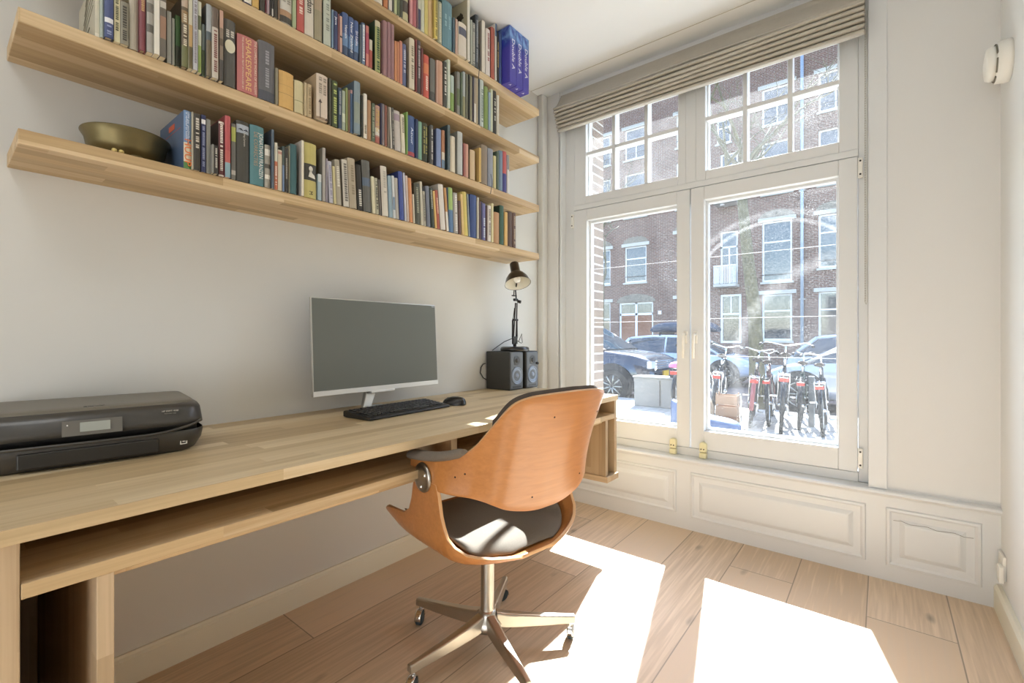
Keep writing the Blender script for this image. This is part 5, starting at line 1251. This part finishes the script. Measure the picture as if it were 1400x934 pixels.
# ---------------------------------------------------------------- trees
M_bark = mat('mossy_bark', '5E5A44', .95, noise=.35, nscale=8, bump=.6, bscale=30)
def tree(name, x, y, zg, pts, r0, seed, lab, ztop, spread=1.0):
    rd = random.Random(seed); t = thing(name, lab, 'tree', (x, y, zg), group='street trees across the pavement')
    P = [Vector((0, 0, 0))] + [Vector(p) for p in pts]; n = len(P)
    rs = [r0 * (1.25 if i == 0 else 1 - .45 * i / (n - 1)) for i in range(n)]
    MB().tube(P, rs, 14).build('trunk', M_bark, t)
    br = MB()
    def grow(p, d, ln, r, dep):
        pp = [p]; dd = d.copy()
        for k in range(4):
            dd = (dd + Vector((rd.uniform(-.25, .25), rd.uniform(-.25, .25), rd.uniform(-.1, .16)))).normalized()
            q_ = pp[-1] + dd * ln / 4
            if q_.z + zg > ztop: q_.z = ztop - zg - .02; dd.z = -.1
            pp.append(q_)
        br.tube(pp, [r * (1 - .16 * k) for k in range(5)], 6 if dep > 1 else 4)
        if dep <= 0: return
        for k in range(3):
            a = rd.uniform(0, 2 * PI); nd = (dd + Vector((math.cos(a), math.sin(a), rd.uniform(-.2, .5))) * .8 * spread).normalized(); grow(pp[rd.randint(2, 4)], nd, ln * .66, r * .5, dep - 1)
    for k in range(5):
        a = 2 * PI * k / 5 + rd.uniform(-.3, .3); grow(P[-1 - (k % 2)], Vector((math.cos(a) * .6, math.sin(a) * .5, .9)).normalized(), 1.6, rs[-1] * .62, 3)
    br.build('branches', M_bark, t)
tree('street_tree', .0, 7.0, RZ, [(-.03, 0, .85), (-.06, 0, 1.8), (-.17, .0, 2.8), (-.28, .05, 3.9), (-.30, .1, 4.6)], .14, 5, 'mossy bare street tree seen through the right window panes', 6.7)
tree('street_tree', -5.2, 10.6, RZ, [(.05, 0, 1.2), (.1, 0, 3.0), (.0, .0, 4.6)], .13, 8, 'thin bare street tree seen through the left upper panes', 8.6)

# ---------------------------------------------------------------- cars
M_cglass = mat('car_window_glass', '20303C', .05, spec=.9)
M_tyre = mat('tyre_rubber', '1E1E1E', .8)
M_rim = mat('alloy_rim', 'B4B2A8', .35, .9)
def car(name, lab, cx, cy, heading, L, Wd, belt, roof, paint, prof, cabin, rim_r=.23, wr=.33, group=None):
    """prof: (x, z) hood/boot line; cabin: (x, z) roof line from rear screen foot to windscreen foot"""
    t = thing(name, lab, 'car', (cx, cy, RZ), heading, group)
    def interp(T, x):
        if x <= T[0][0]: return T[0][1]
        for (a, b), (c, d) in zip(T[:-1], T[1:]):
            if x <= c: return b + (d - b) * (x - a) / (c - a)
        return T[-1][1]
    hw = Wd / 2; P = []
    N_ = 36
    for i in range(N_ + 1):
        x = -L / 2 + L * i / N_; e = abs(2 * x / L); w_ = hw * (1 - .16 * e ** 7 - .05 * e ** 2); zt = interp(prof, x)
        zb = .24 + .10 * e ** 6
        P.append([(x, sgn * a * w_, z) for sgn, seq in ((-1, [(.90, zb), (.985, zb + .06), (1, .42), (1.0, min(.62, zt - .10)), (.975, zt - .06), (.90, zt - .012), (.6, zt)]), (1, [(.6, zt), (.90, zt - .012), (.975, zt - .06), (1.0, min(.62, zt - .10)), (1, .42), (.985, zb + .06), (.90, zb)])) for a, z in seq])
    q = MB().grid(P, closed_u=True); q.f.append(tuple(range(14))); q.m.append(0); q.k.append(False); q.f.append(tuple(reversed(range(N_ * 14, N_ * 14 + 14)))); q.m.append(0); q.k.append(False)
    body = q.build('car_body', paint, t)
    x0, x1 = cabin[0][0], cabin[-1][0]; P = []; R_ = []
    for i in range(25):
        x = x0 + (x1 - x0) * i / 24; zr = interp(cabin, x); zb = interp(prof, x) - .02; k = (zr - zb) / (roof - zb) if roof > zb else 0
        wb = hw * .93; wt = hw * (.93 - .20 * max(0, min(1, k)))
        P.append([(x, -wb, zb), (x, -wt, zr - .05 * k), (x, -wt + .12 * k, zr), (x, wt - .12 * k, zr), (x, wt, zr - .05 * k), (x, wb, zb)])
        if k > .86: R_.append([(x, -wt - .004, zr - .07), (x, -wt + .0, zr - .03), (x, -wt + .10, zr + .006), (x, 0, zr + .02), (x, wt - .10, zr + .006), (x, wt, zr - .03), (x, wt + .004, zr - .07)])
    part_label(MB().grid(P).build('car_glass', M_cglass, t), 'dark glazed cabin')
    MB().grid(R_).build('car_roof', paint, t, solid=.012)
    # pillars
    q = MB()
    for sgn in (-1, 1):
        for (xa, xb, r_) in [(cabin[0][0] + .04, cabin[1][0], .05), (cabin[-1][0] - .04, cabin[-2][0], .035), ((x0 + x1) / 2, (x0 + x1) / 2, .03)]:
            q.tube([(xa, sgn * hw * .935, interp(prof, xa) - .02), (xb, sgn * hw * .745, interp(cabin, xb) - .04)], r_, 6)
    q.build('car_pillars', paint, t)
    ax = L * .30
    for xx in (-ax, ax + .06):
        for sgn in (-1, 1):
            q = MB(); q.lathe([(0, 0), (wr + .09, 0), (wr + .09, .012), (0, .012)] if sgn > 0 else [(0, 0), (wr + .09, 0), (wr + .09, -.012), (0, -.012)], (xx, sgn * hw * .985, wr + .02), axis='Y', n=32); q.v = [(a, b, max(c, .22)) for a, b, c in q.v]
            q.build('wheel_arch', M_tyre, body)
            w_ = MB(); w_.lathe([(rim_r, -.10), (wr - .02, -.11), (wr, -.08), (wr, .08), (wr - .02, .11), (rim_r, .10)], (xx, sgn * (hw * .985 - .08), wr), axis='Y', n=36); wo = w_.build('tyre', M_tyre, t)
            r_ = MB(); yo = sgn * (hw * .985 + .012); r_.lathe([(rim_r - .025, -.01), (rim_r - .02, .012), (rim_r, .012), (rim_r, -.01)], (xx, yo, wr), axis='Y', n=36)
            for k in range(9):
                a = 2 * PI * k / 9; r_.tube([(xx + .03 * math.cos(a), yo, wr + .03 * math.sin(a)), (xx + (rim_r - .02) * math.cos(a), yo, wr + (rim_r - .02) * math.sin(a))], .016, 5)
            r_.lathe([(0, .014), (.05, .012), (.055, -.01)], (xx, yo, wr), axis='Y', n=16); r_.build('wheel_rim', M_rim, wo)
    return t, body
navy = mat('navy_car_paint', '1E2A3C', .22, .3, coat=1.0)
suv, sb_ = car('parked_car', 'dark navy off-road car parked outside the left window pane', -3.95, 7.15, 0, 4.4, 1.9, .95, 1.66, navy,
    [(-2.2, .80), (-2.1, 1.02), (-1.2, 1.10), (.75, 1.13), (1.2, 1.10), (1.8, 1.03), (2.1, .92), (2.2, .72)], [(-2.05, 1.05), (-1.8, 1.55), (-1.0, 1.66), (.0, 1.66), (.35, 1.62), (1.15, 1.12)], .25, .37)
q = MB()
for k in range(4): q.box(2.185, 2.215, -.62, .62, .74 + k * .05, .762 + k * .05)
q.build('front_grille', M_chrome, sb_)
q = MB(); q.box(2.10, 2.19, -.86, -.64, .76, .90); q.box(2.10, 2.19, .64, .86, .76, .90); q.build('headlight', mat('headlight_glass', 'C8D0D8', .1, coat=1), sb_)
q = MB(); q.box(2.12, 2.22, -.80, -.5, .50, .53); q.box(2.12, 2.22, .5, .8, .50, .53); q.build('bumper_strip', M_chrome, sb_)
q = MB(); q.box(2.20, 2.225, -.26, .26, .58, .69); q.build('number_plate', mat('yellow_plate', 'D8B030', .5), sb_)
q = MB(); q.box(.72, .90, -1.12, -.93, 1.12, 1.26); q.box(.72, .90, .93, 1.12, 1.12, 1.26); q.build('wing_mirror', navy, sb_, bevel=.03)
q = MB(); q.tube([(1.12, -.7, 1.13), (1.0, .1, 1.19)], .012, 5); q.build('wiper', M_black, sb_)
wht = mat('white_car_paint', 'B9C2D0', .25, coat=.8)
wc, wb_ = car('parked_car', 'white hatchback with roof box parked on the far side of the street', -2.9, 11.9, 0, 4.05, 1.75, .85, 1.44, wht,
    [(-2.02, .75), (-1.95, .92), (-1.0, .95), (.9, .92), (1.5, .86), (1.9, .74), (2.02, .6)], [(-1.95, .92), (-1.55, 1.38), (-.8, 1.44), (.2, 1.42), (.4, 1.38), (1.2, .92)])
P = []
for i in range(17):
    f = i / 16; x = -1.05 + 2.0 * f; e = abs(2 * f - 1); w_ = .36 * (1 - .35 * e ** 5); h_ = .30 * (1 - .6 * e ** 6) + .02; P.append([(x, w_ * math.cos(a) * (1 if abs(math.cos(a)) < .7 else 1), 1.53 + h_ * .5 + h_ * .5 * math.copysign(abs(math.sin(a)) ** .6, math.sin(a))) for a in [2 * PI * k / 16 for k in range(16)]])
q = MB().grid(P, closed_u=True); q.f.append(tuple(range(16))); q.m.append(0); q.k.append(False); q.f.append(tuple(16 * 16 + k for k in range(16))); q.m.append(0); q.k.append(False)
o = q.build('roof_box', mat('dark_blue_roof_box', '2C3A4E', .5)); o.location = (-2.9, 11.9, RZ); tag(o, 'dark blue roof box on top of the white hatchback', 'roof box')
q = MB()
for x in (-.6, .45): q.box(x - .02, x + .02, -.62, .62, 1.47, 1.53); q.box(x - .02, x + .02, -.62, -.58, 1.39, 1.50); q.box(x - .02, x + .02, .58, .62, 1.39, 1.50)
q.build('roof_bars', M_black, wb_)
slv = mat('silver_car_paint', 'B4BAC4', .25, .4, coat=.8)
car('parked_car', 'silver car parked behind the bicycles at the right', 1.86, 8.3, PI, 4.0, 1.72, .85, 1.46, slv,
    [(-2.0, .7), (-1.9, .90), (-1.0, .95), (.9, .95), (1.5, .86), (1.85, .72), (2.0, .5)], [(-1.9, .9), (-1.5, 1.38), (-.7, 1.46), (.1, 1.44), (.4, 1.38), (1.25, .93)])
grey_ = mat('pale_grey_car_paint', 'A8B0BC', .3, coat=.8)
car('parked_car', 'pale grey car on the far side behind the street tree', 1.9, 12.1, 0, 4.2, 1.75, .85, 1.46, grey_,
    [(-2.1, .7), (-2.0, .92), (-1.0, .95), (.9, .92), (1.5, .86), (1.95, .74), (2.1, .55)], [(-1.95, .92), (-1.4, 1.40), (-.7, 1.46), (.2, 1.44), (.5, 1.38), (1.25, .93)])

# ---------------------------------------------------------------- bicycles
M_bk = mat('bicycle_black_paint', '22262A', .35, .3)
M_red = mat('red_reflector', 'C8443A', .3)
M_leather = mat('saddle_leather', '3A3430', .5)
def bicycle(lab, x, y, head, scale=1.0, paint=M_bk, fender=M_bk, basket=None, lean=4, bars=.30):
    t = thing('bicycle', lab, 'bicycle', (x, y, PZ), head, 'bicycles parked outside the right window')
    t.scale = (scale,) * 3; t.rotation_euler = (math.radians(lean), 0, head)
    R = .345; xr, xf = 0.0, 1.10
    for nm, xx in (('rear_wheel', xr), ('front_wheel', xf)):
        q = MB(); q.tube([(xx + R * math.cos(a), 0, R + R * math.sin(a)) for a in [2 * PI * k / 32 for k in range(32)]],   .023, 8, closed=True); w_ = q.build(nm, M_tyre, t)
        q = MB(); q.tube([(xx + (R - .022) * math.cos(a), 0, R + (R - .022) * math.sin(a)) for a in [2 * PI * k / 32 for k in range(32)]], .010, 6, closed=True)
        for k in range(14):
            a = 2 * PI * k / 14; q.tube([(xx, .02 * (-1) ** k, R), (xx + (R - .02) * math.cos(a), 0, R + (R - .02) * math.sin(a))], .0018, 3)
        q.cyl((xx, -.05, R), (xx, .05, R), .02, n=10); q.build('spokes', M_chrome, w_)
    q = MB(); bb = (.42, 0, .29); st = (.30, 0, .80); hd = (.86, 0, .86); hl = (.90, 0, .70)
    q.tube([bb, st], .022, 8); q.tube([st, hd], .021, 8); q.tube([bb, hl], .023, 8); q.tube([(.85, 0, .90), (.93, 0, .62)], .019, 8)
    for s_ in (-.05, .05): q.tube([(xr, s_, R), (bb[0], s_ * .5, bb[2])], .010, 6); q.tube([(xr, s_, R), (st[0], s_ * .3, st[2] - .06)], .008, 6); q.tube([(xf, s_, R), (1.0, s_, .55), (.93, s_ * .4, .64)], .011, 6)
    q.build('bicycle_frame', paint, t)
    for nm, xx, a0, a1 in (('rear_mudguard', xr, -.1, 3.3), ('front_mudguard', xf, .6, 3.0)):
        P = []
        for k in range(17):
            a = a0 + (a1 - a0) * k / 16; rr = R + .035; P.append([(xx + (rr - (.012 if abs(w_) > .02 else 0)) * math.cos(a), w_, R + (rr - (.012 if abs(w_) > .02 else 0)) * math.sin(a)) for w_ in (-.028, -.012, .012, .028)])
        MB().grid(P).build(nm, fender, t, solid=.002)
    q = MB(); q.tube([(.30, 0, .80), (.27, 0, .93)], .013, 8); q.build('seat_post', M_chrome, t)
    P = []
    for k in range(10):
        f = k / 9; x_ = .15 + .27 * f; w_ = .085 * (1 - f ** .7 * .82) * (1 if k else .6); P.append([(x_, w_ * math.cos(a), .965 + .03 * math.sin(a) - .01 * f) for a in [2 * PI * j / 12 for j in range(12)]])
    q = MB().grid(P, closed_u=True); q.f.append(tuple(range(12))); q.m.append(0); q.k.append(False); q.build('saddle', M_leather, t)
    q = MB(); q.tube([(.85, 0, .90), (.83, 0, 1.06)], .012, 8); q.tube([(.58, -bars, 1.08), (.66, -bars * .98, 1.09), (.80, -bars * .80, 1.12), (.88, -bars * .35, 1.09), (.84, 0, 1.07), (.88, bars * .35, 1.09), (.80, bars * .80, 1.12), (.66, bars * .98, 1.09), (.58, bars, 1.08)], .0115, 8); hb = q.build('handlebar', M_chrome, t)
    for s_ in (-1, 1): MB().tube([(.56, s_ * bars, 1.078), (.68, s_ * bars * .98, 1.092)], .017, 8).build('grip', M_tyre, hb)
    q = MB()
    for s_ in (-.06, 0, .06): q.tube([(-.26, s_, .73), (.26, s_, .75)], .006, 5)
    for x_ in (-.26, -.1, .08): q.tube([(x_, -.06, .735), (x_, .06, .735)], .005, 5)
    for s_ in (-.06, .06): q.tube([(xr, s_, R), (-.18, s_, .73)], .006, 5)
    q.build('rear_rack', M_bk if paint is not M_bk else M_chrome, t)
    q = MB(); q.box(-.30, -.27, -.05, .05, .66, .71); part_label(q.build('rear_light', M_red, t, bevel=.008), 'red rear light')
    q = MB(); q.lathe([(.09, -.005), (.095, 0), (.09, .005)], (bb[0], -.05, bb[2]), axis='Y', n=24); q.tube([(bb[0], -.06, bb[2]), (bb[0] + .10, -.07, bb[2] - .13)], .010, 6); q.tube([(bb[0], .06, bb[2]), (bb[0] - .10, .07, bb[2] + .13)], .010, 6); q.box(bb[0] + .06, bb[0] + .14, -.15, -.07, bb[2] - .15, bb[2] - .13); q.box(bb[0] - .14, bb[0] - .06, .07, .15, bb[2] + .12, bb[2] + .14); q.build('crank_set', M_chrome, t)
    return t
D_ = math.radians
bicycle('black upright bicycle seen from behind with wide chrome handlebar, right of the middle', .80, 4.05, D_(98), 1.0, bars=.31, lean=3)
bicycle('smaller black bicycle seen from behind with red light at the far right', 1.235, 4.15, D_(93), .88, lean=-3, bars=.25)
bicycle('dark bicycle with pinkish mudguards seen from behind, left of the upright one', .42, 4.22, D_(99), .92, fender=mat('pink_mudguard', '9A5A5A', .5), lean=5, bars=.24)
bicycle('blue grey bicycle at the left edge of the right window pane', -.46, 4.28, D_(88), 1.0, mat('blue_grey_frame', '5A6A80', .4), lean=-4, bars=.26)
bicycle('black bicycle with leaning frame behind the brown sack and blue cover', -.06, 4.32, D_(99), .96, lean=5, bars=.24)
bicycle('dark red bicycle between the pinkish one and the upright one', .60, 4.46, D_(97), .88, mat('dark_red_frame', '5A2A2A', .4), lean=-2, bars=.14)
bicycle('dark green bicycle between the upright one and the grey post', .95, 4.46, D_(95), .88, mat('dark_green_frame', '2A3C30', .4), lean=2, bars=.14)
# crate, bag, cover, post, rack
M_crate = mat('light_crate_wood', 'A8886A', .8)
t = thing('wooden_crate', 'pale wooden crate standing on the pavement among the bicycles', 'crate', (.21, 3.93, PZ), D_(4))
t.scale = (.62, .7, 1.45)
q = MB()
for s_ in (-1, 1):
    for k in range(3): q.box(-.20, .20, s_ * .14 - .006, s_ * .14 + .006, .02 + k * .10, .10 + k * .10); q.box(s_ * .20 - .006, s_ * .20 + .006, -.14, .14, .02 + k * .10, .10 + k * .10)
    q.box(s_ * .19 - .012, s_ * .19 + .012, -.135, -.115, 0, .32); q.box(s_ * .19 - .012, s_ * .19 + .012, .115, .135, 0, .32)
q.build('crate_slats', M_crate, t)
B(-.19, .19, -.13, .13, .012, .022).build('crate_base', M_crate, t)
M_tarp = mat('blue_tarpaulin', '44597E', .45, noise=.12, nscale=5, bump=.4, bscale=12)
P = []
for i in range(15):
    f = i / 14; x = -.34 + .82 * f; top = .38 - .24 * f + .02 * math.sin(f * 9); w_ = .17 * (1 - .5 * abs(2 * f - 1) ** 6)
    P.append([(x, 3.44 - w_ * 1.05, PZ + .002), (x + .01, 3.44 - w_ * .96, PZ + top * .5), (x, 3.44 - w_ * .8 + .01 * math.sin(f * 20), PZ + top * .88), (x, 3.44 - w_ * .4, PZ + top), (x, 3.44 + w_ * .4, PZ + top + .01), (x, 3.44 + w_ * .85, PZ + top * .86), (x, 3.44 + w_, PZ + top * .4), (x, 3.44 + w_ * 1.05, PZ + .002)])
q = MB().grid(P, closed_u=True); q.f.append(tuple(range(8))); q.m.append(0); q.k.append(False); q.f.append(tuple(14 * 8 + k for k in range(8))); q.m.append(0); q.k.append(False)
tag(q.build('tarpaulin_cover', M_tarp, org='base', subd=1), 'blue tarpaulin draped over something low just outside the window', 'tarpaulin')
P = []
for i in range(9):
    a = PI * i / 8; r = .13 * math.sin(a) + .001; P.append([(-.05 + r * math.cos(b) * 1.0, 3.78 + r * math.sin(b), PZ + .22 - .21 * math.cos(a)) for b in [2 * PI * k / 16 for k in range(16)]])
q = MB().grid(P, closed_u=True); tag(q.build('jute_sack', mat('brown_jute', 'A08A70', .95, noise=.3, nscale=20), org='base'), 'rounded brown sack behind the blue tarpaulin', 'sack')
tag(B(1.02, 1.09, 4.72, 4.79, PZ, .52).build('bollard', mat('grey_post', '6E7274', .6), org='base', bevel=.01), 'square dark grey post standing between the bicycles', 'post')
for k, x in enumerate((.15, 1.5)):
    o = MB().tube([(0, -.2, 0), (0, -.2, .30), (0, -.17, .33), (0, .17, .33), (0, .2, .30), (0, .2, 0)], .014, 8).build('bicycle_hoop', M_silver); o.location = (x, 4.75, PZ)
    tag(o, ['low steel bicycle hoop on the pavement by the wooden crate', 'low steel bicycle hoop at the far right of the bicycles'][k], 'bicycle hoop', 'steel bicycle hoops')
t = thing('utility_cabinet', 'grey metal street cabinet on the pavement in front of the dark car', 'cabinet', (-1.12, 5.22, PZ))
B(-.46, .46, -.16, .16, 0, .49).build('cabinet_body', mat('street_cabinet_grey', '7C7B78', .55, noise=.05, nscale=4), t, bevel=.01)
B(-.01, .01, -.164, -.16, .03, .46).build('door_joint', M_dgrey, t)
B(-.48, .48, -.18, .18, .49, .515).build('cabinet_lid', mat('cabinet_lid_grey', '8C8B88', .5), t, bevel=.008)
t = thing('bicycle_bag', 'dark bag with a pink flap standing on the grey street cabinet', 'bag', (-.86, 5.20, PZ + .5155))
MB().lathe([(0, 0), (.13, 0), (.15, .03), (.15, .17), (.14, .19), (0, .19)], n=24).build('bag_body', mat('dark_bag_cloth', '2C2E34', .8), t)
MB().lathe([(.152, .17), (.15, .21), (.11, .25), (0, .27)], n=24).build('bag_flap', mat('pink_cloth', 'D87898', .7), t)
